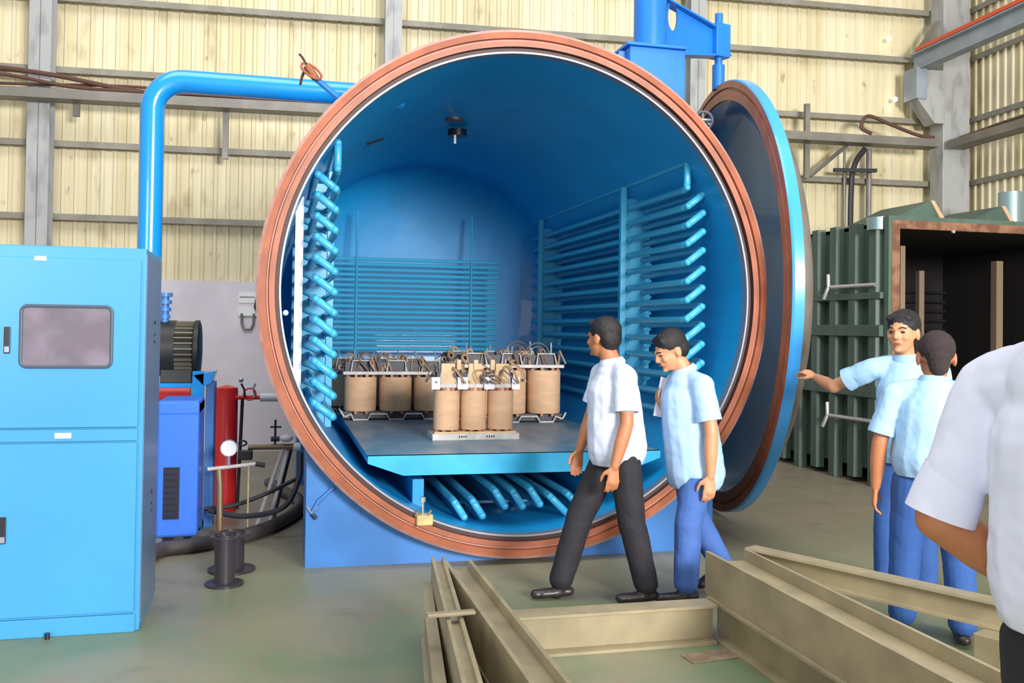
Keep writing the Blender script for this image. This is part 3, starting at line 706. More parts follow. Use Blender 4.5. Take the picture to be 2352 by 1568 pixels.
# ------------------------------------------------------------------ green oven at the right
ox, oyf, oyb, oz, oxr = 6.07, 8.35, 11.2, 2.77, 9.0
fr = at(2040, 1125, 8.35)
ov = thing('drying_oven', ((ox+oxr)/2, (oyf+oyb)/2, 0), 'big open dark green box oven with ribbed sides and a brown door frame', 'oven')
m = MB(); w = .10
m.box((ox+.02, oyf+.04, .10), (ox+.06, oyb, oz-.02)); m.box((oxr-.06, oyf+.04, .10), (oxr, oyb, oz-.02)); m.box((ox+.02, oyf+.04, oz-.06), (oxr, oyb, oz-.02)); m.box((ox+.02, oyb-.04, .10), (oxr, oyb, oz-.02)); m.box((ox+.02, oyf+.04, .10), (oxr, oyb, .16))
m.build('casing', M_green, ov, smooth=False)
m = MB(); g = .005
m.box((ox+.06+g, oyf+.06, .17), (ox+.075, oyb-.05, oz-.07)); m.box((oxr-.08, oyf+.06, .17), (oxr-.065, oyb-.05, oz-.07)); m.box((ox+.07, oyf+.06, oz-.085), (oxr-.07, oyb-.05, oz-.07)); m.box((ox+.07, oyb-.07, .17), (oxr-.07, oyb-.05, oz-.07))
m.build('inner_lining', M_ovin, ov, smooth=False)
fmr = MB(); 
fmr.box((ox-.04, oyf-.02, .14), (ox+.09, oyf+.05, oz-.09)); fmr.box((oxr-.06, oyf-.02, .14), (oxr+.06, oyf+.05, oz-.09)); fmr.box((ox-.04, oyf-.02, oz-.09), (oxr+.06, oyf+.05, oz+.03)); fmr.box((ox-.04, oyf-.02, .04), (oxr+.06, oyf+.05, .14))
dfm = fmr.build('door_frame', M_green, ov, smooth=False)
m = MB(); y = oyf-.024
for (a, b, c, d) in ((ox+.0, ox+.09, .14, oz-.10), (oxr-.07, oxr, .14, oz-.10)): m.box((a, y, c), (b, y+.03, d))
m.box((ox+.0, y, oz-.10), (oxr, y+.03, oz-.015)); m.build('brown_seal', M_ovfr, dfm, smooth=False)
k = 0; y = oyf+.12
while y < oyb-.1:
    h1 = oz-.05+.05*((k+1) % 2)
    MB().prism([(ox+.02, y, .0+.05*(k % 2)), (ox-.07, y+.03, .0+.05*(k % 2)), (ox-.07, y+.15, .0+.05*(k % 2)), (ox+.02, y+.18, .0+.05*(k % 2))], (0, 0, h1)).build('side_rib', M_green, ov, smooth=False, bevel=.006)
    y += .36; k += 1
for z in (1.56, .92):
    MB().box((ox-.085, oyf+.06, z), (ox+.0, oyb-.05, z+.12)).build('side_band', M_green, ov, smooth=False, bevel=.006)
MB().box((ox-.08, oyf+.06, 1.95), (ox+.0, oyb-.05, 2.02)).build('side_band', M_green, ov, smooth=False, bevel=.006)
# swing clamps on the left side
for u, v in ((1944, 655), (1950, 960)):
    p = at(u, v, 8.5); q = Vector((ox-.15, 8.95, p.z)); 
    # tube from band towards the front with T handle
    a = Vector((ox-.13, 9.25, 1.6-(v-762)/F*10.0))
    c = MB().tube([a, a+Vector((.03, -.38, .0)), a+Vector((.06, -.75, 0))], .022, 8).build('swing_clamp', M_bolt, ov)
    MB().tube([a+Vector((0, .02, .14)), a+Vector((-.01, 0, 0)), a+Vector((-.03, .06, -.13))], .022, 8).build('t_handle', M_bolt, c)
c = MB().ball((ox-.14, 10.3, 1.72), .045, u=10, v=8).build('latch_knob', M_bolt, ov)
MB().tube([(ox-.14, 10.3, 1.72), (ox-.16, 10.4, 1.58)], .02, 8).build('latch_arm', M_bolt, c)
for u_, v_, y_, r in ((2070, 565, 8.75, .03), (2113, 622, 9.7, .035), (2290, 600, 9.3, .045)):
    x, z1 = at(u_, v_, y_).x, at(u_, v_, y_).z
    MB().box((x-r, y_-r, .17), (x+r, y_+r, z1)).build('inner_post', M_post, ov, smooth=False)
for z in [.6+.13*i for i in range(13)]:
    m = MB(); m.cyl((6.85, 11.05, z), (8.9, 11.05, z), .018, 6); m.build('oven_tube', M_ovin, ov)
for x, h in ((7.25, .36), (8.22, .34)):
    q = MB().prism([(x-.75, 9.3, oz), (x+.25, 9.3, oz), (x+.02, 9.3, oz+h)], (0, .9, 0)).build('roof_hopper', M_green, ov, smooth=False)
    MB().prism([(x+.25, 9.28, oz+.0), (x+.32, 9.28, oz+.0), (x+.07, 9.28, oz+h), (x+.02, 9.28, oz+h)], (0, .9, 0)).build('pale_edge', M_kraft2, q, smooth=False)
MB().cyl((ox+.0, 8.55, oz-.1), (ox+.0, 8.55, oz+.03), .12, 24).build('side_boss', M_duct, ov)
MB().box((5.95, 10.5, 0), (6.0, 10.56, .25)).build('support_leg', M_white, ov, smooth=False)
p = at(2188, 532, oyf-.03); MB().cyl(p, p-Vector((0, .02, 0)), .018, 10).build('indicator', M_bolt, ov)
tag(MB().cyl((8.75, 9.7, oz+.02), (8.75, 9.7, oz+.58), .15, 32).build('exhaust_duct', M_duct), 'pale metal duct standing on the roof of the green oven', 'duct')

# ------------------------------------------------------------------ steel beams on the floor
def ibeam(name, a, b, z0, hgt, wid, label, turned=False, tw=.008, group=None, gd=.05):
    """a, b: (x, y) ends; turned = web horizontal"""
    A = Vector((a[0], a[1], 0)); Bv = Vector((b[0], b[1], 0)); d = Bv-A; nn = Vector((-d.y, d.x, 0)).normalized(); h, w = hgt, wid
    if not turned: pr = [(-w/2, 0), (w/2, 0), (w/2, tw), (tw/2, tw+.006), (tw/2, h-tw-.006), (w/2, h-tw), (w/2, h), (-w/2, h), (-w/2, h-tw), (-tw/2, h-tw-.006), (-tw/2, tw+.006), (-w/2, tw)]
    else: pr = [(-w/2, 0), (-w/2+tw, 0), (-w/2+tw+.004, h-gd-tw), (w/2-tw-.004, h-gd-tw), (w/2-tw, 0), (w/2, 0), (w/2, h), (w/2-tw, h), (w/2-tw-.004, h-gd), (-w/2+tw+.004, h-gd), (-w/2+tw, h), (-w/2, h)]
    m = MB(); m.prism([A+nn*x+Vector((0, 0, z0+z)) for x, z in pr], d)
    return tag(m.build(name, M_beam, smooth=False), label, 'steel beam', group)
# lower layer
ibeam('steel_beam', (2.285, 4.56), (2.285, 1.2), 0, .20, .15, 'lower olive steel beam on the floor under the long right-hand beam', tw=.014)
ibeam('steel_beam', (.90, 4.50), (.90, 1.2), 0, .20, .15, 'lower olive steel beam on the floor under the left pair of beams', tw=.014)
ibeam('steel_beam', (.98, 4.46), (2.20, 4.46), 0, .20, .13, 'short olive cross beam on the floor in front of the walking men', tw=.014)
ibeam('steel_beam', (.98, 3.02), (2.20, 3.25), 0, .19, .13, 'nearest olive cross beam, only its top showing at the bottom edge', tw=.014)
# upper layer
ibeam('steel_beam', (2.36, 4.62), (2.36, 1.2), .201, .22, .25, 'long olive trough-shaped beam stacked on the right, running toward the camera', turned=True, tw=.020, gd=.06)
ibeam('steel_beam', (.90, 4.66), (.90, 1.2), .201, .22, .14, 'olive beam of the left stack with a bright right edge, next to the cross beam', turned=True, tw=.018, gd=.045)
ibeam('steel_beam', (.815, 4.76), (.60, 2.6), .03, .39, .07, 'leftmost slim olive beam standing beside the left stack', turned=True, tw=.016, gd=.02)
ibeam('steel_beam', (.755, 4.75), (.50, 2.6), .0, .30, .05, 'low flat olive bar lying against the leftmost slim beam', tw=.012)
ibeam('steel_beam', (2.53, 4.68), (3.62, 2.55), .30, .12, .10, 'slim olive beam crossing diagonally in front of the man seen from behind', tw=.012)
def small(name, lo, hi, rz, label, cat, mt=M_beam): return tag(MB().box(lo, hi, rot=rz).build(name, mt, smooth=False, bevel=.004), label, cat)
small('steel_block', (2.52, 4.30, .0), (2.64, 4.42, .298), .3, 'small olive packing block under the far end of the diagonal beam', 'block')
small('steel_block', (2.98, 3.40, .0), (3.10, 3.52, .298), .4, 'small olive packing block under the middle of the diagonal beam', 'block')
small('steel_bar', (.60, 3.74, .32), (.80, 3.78, .335), .05, 'short pale bar laid across the left beams', 'bar')
bpy.data.objects['steel_bar'].location.z = .43
small('steel_plate', (1.95, 4.18, 0), (2.24, 4.30, .006), .1, 'thin worn steel plate on the floor inside the beam frame', 'plate', mat('worn_plate', (150, 128, 106), .5, vary=.3, vscale=12))

# ------------------------------------------------------------------ equipment between cabinet and vessel
# chiller box on castors
c0, c1 = at(320, 1230, 6.9), at(452, 1230, 6.9)
bx0, bx1, by0 = hx0+PR+.02, at(455, 1100, 6.9).x, 6.9
zb_, zt_ = at(440, 1233, 6.9).z, at(440, 922, 6.9).z
t = thing('chiller_unit', ((bx0+bx1)/2, 7.1, 0), 'royal blue box-shaped chiller with a dark grille on castors', 'chiller')
MB().box((bx0, by0, zb_), (bx1, by0+.5, zt_)).build('casing', M_chill, t, smooth=False, bevel=.02)
gx = at(412, 1130, 6.9).x
g_ = MB().box((bx0+.05, by0-.006, at(400, 1192, 6.9).z), (gx, by0+.002, at(400, 1073, 6.9).z)).build('grille', M_grill, t, smooth=False)
m = MB()
for k in range(9): m.box((bx0+.06, by0-.012, at(400, 1188, 6.9).z+k*.042), (gx-.01, by0-.006, at(400, 1188, 6.9).z+k*.042+.012))
m.build('slats', M_dark, g_, smooth=False)
MB().box((bx0, by0-.004, zt_-.10), (bx1, by0+.5, zt_+.005)).build('top_cover', M_chill, t, smooth=False, bevel=.02)
for x in (bx0+.07, bx1-.07):
    for y in (by0+.08, by0+.42):
        c = MB().cyl((x-.018, y, .045), (x+.018, y, .045), .045, 16).build('caster', M_bolt, t)
        MB().box((x-.025, y-.03, .05), (x+.025, y+.03, zb_)).build('fork', M_dark, c, smooth=False)
# red tank with pipe and valves
def X(u, Y, v=900): return at(u, v, Y).x
def Z(v, Y, u=480): return at(u, v, Y).z
Yr = 8.2
t = thing('red_tank', (X(518, Yr), Yr+.18, 0), 'upright bright red cylinder tank beyond the blue equipment frame', 'tank')
rr = (X(545, Yr)-X(491, Yr))/2
MB().lathe([(.01, 0), (rr, 0), (rr, Z(893, Yr)-.02), (rr*.95, Z(893, Yr)), (.01, Z(893, Yr)+.02)], (X(518, Yr), Yr+.18, .0), (0, 0, 1), 32).build('shell', M_red, t)
zz = Z(915, Yr)
pr_ = MB().tube([(X(540, Yr), Yr+.1, zz), (X(600, Yr), Yr+.1, zz)], .018, 10).build('outlet_pipe', M_red, t)
m = MB(); m.tube([(X(573, Yr)+.05*math.cos(a), Yr+.08, zz+.03+.05*math.sin(a)) for a in [2*PI*k/16 for k in range(16)]], .008, 6, closed=True); m.build('valve_wheel', M_red, pr_)
MB().tube([(X(563, Yr), Yr+.08, zz), (X(560, Yr), Yr+.08, zz+.07), (X(553, Yr), Yr+.08, zz+.12)], .010, 6).build('valve_stem', M_core, pr_)
MB().ball((X(552, Yr), Yr+.08, zz+.15), .022, u=8, v=6).build('gauge', M_bolt, pr_)
MB().tube([(X(585, Yr), Yr+.08, zz+.0), (X(580, Yr), Yr+.08, zz+.07), (X(586, Yr), Yr+.08, zz+.12)], .009, 6).build('valve_stem', M_bolt, pr_)
MB().cyl((X(597, Yr), Yr+.1, zz+.0), (X(660, Yr), Yr+.1, zz+.0), .036, 16).build('lagged_section', M_white, pr_)
MB().tube([(X(556, Yr), Yr+.15, zz), (X(548, Yr), Yr+.15, .02)], .014, 8).build('drop_pipe', M_core, pr_)
zrp = Z(908, 8.6)
MB().cyl((-1.9, 8.6, zrp), (at(438, 900, 8.6).x, 8.6, zrp), .10, 24).build('header_pipe', M_red, t)
MB().cyl((-1.2, 8.6, 0), (-1.2, 8.6, zrp), .05, 16).build('pipe_leg', M_red, t)
# blue equipment frame
Ye = 7.6
t = thing('equipment_frame', (X(470, Ye), Ye+.2, 0), 'bright blue steel frame carrying the finned motor', 'frame')
zt2 = Z(852, Ye); xa_, xb_ = X(441, Ye), X(468, Ye)
MB().box((xa_, Ye, 0), (xb_, Ye+.05, zt2)).build('upright', M_pipe, t, smooth=False, bevel=.004)
MB().box((X(470, Ye), Ye+.12, 0), (X(490, Ye), Ye+.40, Z(880, Ye))).build('upright', M_base, t, smooth=False, bevel=.004)
MB().prism([(xa_, Ye-.0, zt2-.03), (X(494, Ye), Ye, zt2+.0), (X(486, Ye), Ye, zt2-.09), (xb_, Ye, zt2-.12)], (0, .3, 0)).build('bracket', M_pipe, t, smooth=False, bevel=.004)
MB().box((-1.6, Ye, Z(890, Ye)), (xa_, Ye+.4, Z(880, Ye))).build('top_rail', M_pipe, t, smooth=False, bevel=.004)
for v in (1040, 1100, 1150):
    MB().cyl((X(462, Ye), Ye-.02, Z(v, Ye)), (X(462, Ye), Ye-.06, Z(v, Ye)), .018, 8).build('pipe_stub', M_bolt, t)
MB().box((-1.6, Ye, .0), (xb_, Ye+.45, .06)).build('base_rail', M_base, t, smooth=False)
# finned motor
mz = Z(800, Ye+.2); mr = .215
t = thing('electric_motor', (X(415, Ye+.2), Ye+.2, Z(880, Ye)), 'black and grey finned electric motor on the blue frame', 'motor')
xm0, xm1 = X(372, Ye+.2), X(456, Ye+.2)
MB().cyl((xm0-.1, Ye+.2, mz), (xm0+.10, Ye+.2, mz), mr*1.02, 32).build('end_housing', M_black, t)
bd = MB().cyl((xm0+.08, Ye+.2, mz), (xm1, Ye+.2, mz), mr*.84, 32).build('stator_body', M_black, t)
m = MB()
for k in range(30):
    a = 2*PI*k/30; c, s = math.cos(a), math.sin(a)
    m.prism([(xm0+.09, Ye+.2+c*mr*.8-s*.005, mz+s*mr*.8+c*.005), (xm0+.09, Ye+.2+c*mr-s*.005, mz+s*mr+c*.005), (xm0+.09, Ye+.2+c*mr+s*.005, mz+s*mr-c*.005), (xm0+.09, Ye+.2+c*mr*.8+s*.005, mz+s*mr*.8-c*.005)], (xm1-xm0-.12, 0, 0))
m.build('cooling_fins', M_fin, bd, smooth=False)
MB().lathe([(mr*1.0, 0), (mr*1.04, .01), (mr*1.04, .04), (mr*.9, .05), (.01, .06)], (xm1-.04, Ye+.2, mz), (1, 0, 0), 32).build('fan_cover', M_black, t)
MB().box((xm0, Ye+.05, Z(880, Ye)+.0), (xm1-.04, Ye+.35, mz-mr*.75)).build('mounting_foot', M_black, t, smooth=False, bevel=.005)
# blue spiked fitting higher up
t = thing('blue_fitting', (X(372, 7.6), 7.75, Z(740, 7.6)), 'dark blue stack of valve fittings peeping out right of the cabinet', 'fitting')
m = MB(); m.cyl((X(370, 7.6), 7.75, Z(760, 7.6)), (X(370, 7.6), 7.75, Z(675, 7.6)), .03, 12)
m.build('stem', M_base, t)
for k in range(4):
    v = 682+k*17; MB().cyl((X(370, 7.6), 7.75, Z(v, 7.6)), (X(370, 7.6), 7.75, Z(v, 7.6)+.03), .055-.005*k, 12).build('collar', M_base, t)
# pressure gauge stand with tray
Yg = 7.3
t = thing('pressure_gauge', (X(528, Yg), Yg, 0), 'white round pressure gauge on a thin pale stand', 'gauge')
gz = Z(1030, Yg)
g1 = MB().cyl((X(528, Yg), Yg, gz), (X(528, Yg), Yg+.04, gz), .062, 32).build('dial_case', M_steel, t)
MB().cyl((X(528, Yg), Yg-.004, gz), (X(528, Yg), Yg, gz), .056, 32).build('dial', M_white, g1)
MB().cyl((X(528, Yg), Yg+.02, gz-.06), (X(528, Yg), Yg+.02, Z(1072, Yg)), .012, 8).build('stem', M_bolt, t)
MB().tube([(X(480, Yg), Yg+.02, Z(1078, Yg)), (X(528, Yg), Yg+.02, Z(1074, Yg)), (X(590, Yg), Yg+.02, Z(1068, Yg))], .014, 8).build('manifold_bar', M_clamp, t)
MB().tube([(X(590, Yg), Yg+.02, Z(1068, Yg)), (X(612, Yg), Yg+.02, Z(1072, Yg))], .018, 8).build('tap', M_core, t)
MB().cyl((X(574, Yg), Yg+.02, 0), (X(574, Yg), Yg+.02, Z(1070, Yg)), .007, 8).build('support_rod', M_wood, t)
MB().tube([(X(505, Yg), Yg+.02, Z(1078, Yg)), (X(508, Yg), Yg+.02, .4), (X(510, Yg), Yg+.02, .02)], .024, 10).build('support_pipe', M_brass, t)
# small brass pipework with taps near the vessel
Yp = 7.9
t = thing('brass_manifold', (X(630, Yp), Yp, 0), 'low brass pipe manifold with taps and leaning steel legs beside the vessel', 'manifold')
zp = Z(1026, Yp, 620)
MB().tube([(X(572, Yp), Yp, zp), (X(640, Yp), Yp, zp), (X(684, Yp), Yp, zp)], .024, 10).build('manifold_pipe', M_brass, t)
MB().ball((X(660, Yp), Yp-.02, Z(1008, Yp)), .045, (1.2, 1, .7), 12, 8).build('white_valve_cap', M_white, t)
MB().cyl((X(676, Yp), Yp-.02, zp), (X(692, Yp), Yp-.02, zp), .035, 12).build('end_cap', M_white, t)
m = MB(); m.cyl((X(634, Yp), Yp, zp), (X(634, Yp), Yp, Z(965, Yp)), .009, 8); m.cyl((X(622, Yp), Yp, Z(982, Yp)), (X(648, Yp), Yp, Z(982, Yp)), .008, 8); m.cyl((X(624, Yp), Yp, Z(1010, Yp)), (X(644, Yp), Yp, Z(1010, Yp)), .02, 8); m.build('star_handle', M_core, t)
MB().box((X(550, Yp), Yp-.06, Z(1056, Yp)), (X(583, Yp), Yp+.06, Z(1036, Yp))).build('solenoid', M_dark, t, smooth=False, bevel=.008)
m = MB(); m.tube([(X(560, Yp)+.03*math.cos(a), Yp-.02, Z(1018, Yp)+.02*math.sin(a)) for a in [2*PI*k/14 for k in range(14)]], .008, 6, closed=True); m.build('handwheel', M_core, t)
for ua, ub, dy in ((652, 592, 0), (664, 620, .02), (672, 626, .12)):
    MB().tube([(X(ua, Yp), Yp+dy, zp-.02), (X(ub, Yp), Yp-.45, .0)], .017, 8).build('leg', M_clamp if dy < .1 else M_core, t)
# hoses
def hose(pts, r, label, mt=M_hose, n_=10):
    return tag(MB().tube(spline(pts, n_), r, 14).build('hose', mt), label, 'hose')
z_ = .055
pts = [fl(330, 1300), fl(372, 1278), fl(450, 1268), fl(560, 1246), fl(640, 1215), fl(683, 1185), fl(685, 1160), fl(650, 1140), fl(618, 1120)]
hose([(p.x, p.y, .052) for p in pts], .050, 'thick grey hose curving over the floor past the black spools')
p1, p2, p3, p4, p5 = at(690, 1040, 7.4), at(686, 1100, 7.3), at(650, 1165, 7.2), at(560, 1185, 7.3), at(480, 1172, 7.4)
hose([p1, p2, p3, p4, p5], .020, 'thin black hose hanging from the vessel side down to the floor', M_core)
p1, p2, p3, p4 = at(690, 1095, 7.6), at(600, 1138, 7.5), at(530, 1162, 7.5), at(470, 1168, 7.5)
hose([p1, p2, p3, p4], .016, 'upper thin black hose sloping left behind the leaning legs', M_core)
# spools
def spool(x, y, h, r, rf, label):
    t = thing('cable_spool', (x, y, 0), label, 'spool')
    MB().lathe([(.02, 0), (rf, 0), (rf, .014), (r, .02)], (x, y, 0), (0, 0, 1), 36).build('lower_flange', M_spool, t)
    MB().lathe([(r, .0), (r, h)], (x, y, .01), (0, 0, 1), 32).build('barrel', M_spool, t)
    MB().lathe([(r, h-.02), (rf*.78, h-.012), (rf*.78, h), (.035, h), (.03, h-.05), (.0301, .02)], (x, y, .0), (0, 0, 1), 36).build('upper_flange', M_spool, t)
spool(fl(517, 1334).x, 6.02, .30, .062, .115, 'front empty black spool standing on the floor')
spool(fl(527, 1297).x+.02, 6.36, .24, .078, .15, 'rear empty black spool with the wider foot, behind the front one')
# fixtures on the low wall
def onwall(u, v, o=.0):
    d = ray(u, v); return CAM + d*(((P0-by*o)-CAM).dot(by)/d.dot(by))
p = onwall(568, 683); t = thing('wall_notice', p-Vector((0, 0, .06)), 'small white paper notice on the grey wall left of the vessel', 'notice')
MB().prism([p-bx*.10-Vector((0, 0, .07)), p+bx*.10-Vector((0, 0, .07)), p+bx*.10+Vector((0, 0, .06)), p-bx*.10+Vector((0, 0, .06))], -by*.01).build('sheet', M_white, t, smooth=False)
MB().prism([p-bx*.09+Vector((0, 0, 0))-by*.01, p+bx*.09-by*.01, p+bx*.09-by*.01+Vector((0, 0, .012)), p-bx*.09-by*.01+Vector((0, 0, .012))], -by*.004).build('rule_line', M_tray, t, smooth=False)
p = onwall(569, 725, .03)
t = thing('wall_hook', p, 'white bracket with a hanging grey U-shaped hook on the low wall', 'hook')
MB().tube([p+Vector((0, 0, .03))-bx*.075, p-bx*.07-Vector((0, 0, .10)), p-bx*.04-Vector((0, 0, .17)), p+bx*.04-Vector((0, 0, .17)), p+bx*.07-Vector((0, 0, .10)), p+bx*.075+Vector((0, 0, .03))], .016, 8).build('hook', M_tray, t)
MB().prism([p-bx*.11, p+bx*.11, p+bx*.11+Vector((0, 0, .10)), p-bx*.11+Vector((0, 0, .10))], by*.028).build('bracket', M_white, t, smooth=False)
p = onwall(588, 705, .05); t = thing('wall_valve', p, 'small dark red valve on the low wall touching the vessel outline', 'valve')
MB().tube([p+Vector((0, 0, .12))+bx*.02, p, p+bx*.05-Vector((0, 0, .09))], .028, 8).build('valve_body', M_ringd, t)
MB().tube([p, p+by*.05], .02, 8).build('stub', M_ringd, t)

# ------------------------------------------------------------------ people
def bake(mb, name, mt, parent, voxel, sm=6, disp=0.0, dscale=.12):
    """fuse overlapping volumes into one continuous surface"""
    me = bpy.data.meshes.new(name); me.from_pydata([tuple(v) for v in mb.v], [], mb.f)
    tmp = bpy.data.objects.new('tmp', me); COL.objects.link(tmp)
    r = tmp.modifiers.new('r', 'REMESH'); r.mode = 'VOXEL'; r.voxel_size = voxel; r.use_smooth_shade = True
    s = tmp.modifiers.new('s', 'SMOOTH'); s.factor = .5; s.iterations = sm
    if disp:
        tx = bpy.data.textures.new('t', 'CLOUDS'); tx.noise_scale = dscale; d = tmp.modifiers.new('d', 'DISPLACE'); d.texture = tx; d.strength = disp; d.mid_level = .5; d.texture_coords = 'LOCAL'
    dg = bpy.context.evaluated_depsgraph_get(); new = bpy.data.meshes.new_from_object(tmp.evaluated_get(dg)); bpy.data.objects.remove(tmp)
    new.name = name; new.materials.clear(); new.materials.append(mt); new.polygons.foreach_set('use_smooth', [True]*len(new.polygons))
    o = bpy.data.objects.new(name, new); COL.objects.link(o); o.parent = parent; return o
HS = [1.0]
def ell(m, c, r, R=None, u=20, v=14):
    """ellipsoid radii r, optional 3x3 rotation"""
    r = [q*HS[0] for q in r]
    c = Vector(c); vs = []; fs = []
    for i in range(v+1):
        t = PI*i/v
        for k in range(u):
            a = 2*PI*k/u; p = Vector((r[0]*math.sin(t)*math.cos(a), r[1]*math.sin(t)*math.sin(a), r[2]*math.cos(t))); vs.append(c+(R @ p if R else p))
    for i in range(v):
        for k in range(u): fs.append((i*u+k, (i+1)*u+k, (i+1)*u+(k+1) % u, i*u+(k+1) % u))
    m.add(vs, fs)
def caps(m, p0, p1, r0, r1, flat=None, n=16):
    """tapered capsule; flat=(axis, factor) squashes it along an axis"""
    p0 = Vector(p0); p1 = Vector(p1); d = p1-p0; L = d.length; d = d.normalized(); x, y = m.frame(d); vs = []; fs = []; prof = []
    for k in range(7): a = PI/2*k/6; prof.append((r0*math.sin(a), -r0*math.cos(a)))
    for k in range(1, 4): prof.append((r0+(r1-r0)*k/4, L*k/4))
    for k in range(7): a = PI/2*k/6; prof.append((r1*math.cos(a), L+r1*math.sin(a)))
    for r, t in prof:
        r = max(r, 1e-4)
        for k in range(n):
            a = 2*PI*k/n; o = (x*math.cos(a)+y*math.sin(a))*r
            if flat: f = Vector(flat[0]).normalized(); o = o-f*o.dot(f)*(1-flat[1])
            vs.append(p0+d*t+o)
    N = len(prof)
    for i in range(N-1):
        for k in range(n): fs.append((i*n+k, i*n+(k+1) % n, (i+1)*n+(k+1) % n, (i+1)*n+k))
    fs.append(tuple(range(n))[::-1]); fs.append(tuple((N-1)*n+k for k in range(n)))
    m.add(vs, fs)
def hand(m, wrist, dirv, palmn, side, curl=.5, s=1.0):
    """wrist -> dirv; palmn = direction the palm faces; side = vector toward the thumb"""
    w = Vector(wrist); d = Vector(dirv).normalized(); pn = Vector(palmn); pn = (pn-d*pn.dot(d)).normalized(); sd = pn.cross(d)
    if sd.dot(Vector(side)) < 0: sd = -sd
    k = w+d*.088*s
    caps(m, w, k, .024*s, .026*s, (pn, .6)); caps(m, w+sd*.014*s+d*.02*s, k+sd*.022*s, .020*s, .017*s, (pn, .75)); caps(m, w-sd*.010*s+d*.02*s, k-sd*.026*s, .018*s, .015*s, (pn, .75))
    for i, (off, L) in enumerate(((.032, .072), (.011, .080), (-.011, .074), (-.031, .058))):
        p = k+sd*off*s; c = curl*(1+.12*i); dd = d; L *= s
        for j, fr in enumerate((.45, .32, .26)):
            a = c*(.5+.5*j); q = p+(dd*math.cos(a)+pn*math.sin(a)).normalized()*L*fr
            dd = (q-p).normalized() if j else (d*math.cos(a)+pn*math.sin(a)); pp = p; p = q
            caps(m, pp, q, (.0092-.0008*j)*s, (.0086-.0008*j)*s, n=10)
            dd = dd.normalized()
    t0 = w+sd*.022*s+d*.022*s; t1 = t0+(sd*.75+d*.6+pn*.35).normalized()*.042*s; t2 = t1+(sd*.25+d*.9+pn*.4).normalized()*.030*s; t3 = t2+(d*.9+pn*.45).normalized()*.022*s
    caps(m, t0, t1, .015*s, .0115*s, n=10); caps(m, t1, t2, .0108*s, .0098*s, n=10); caps(m, t2, t3, .0098*s, .0085*s, n=10)
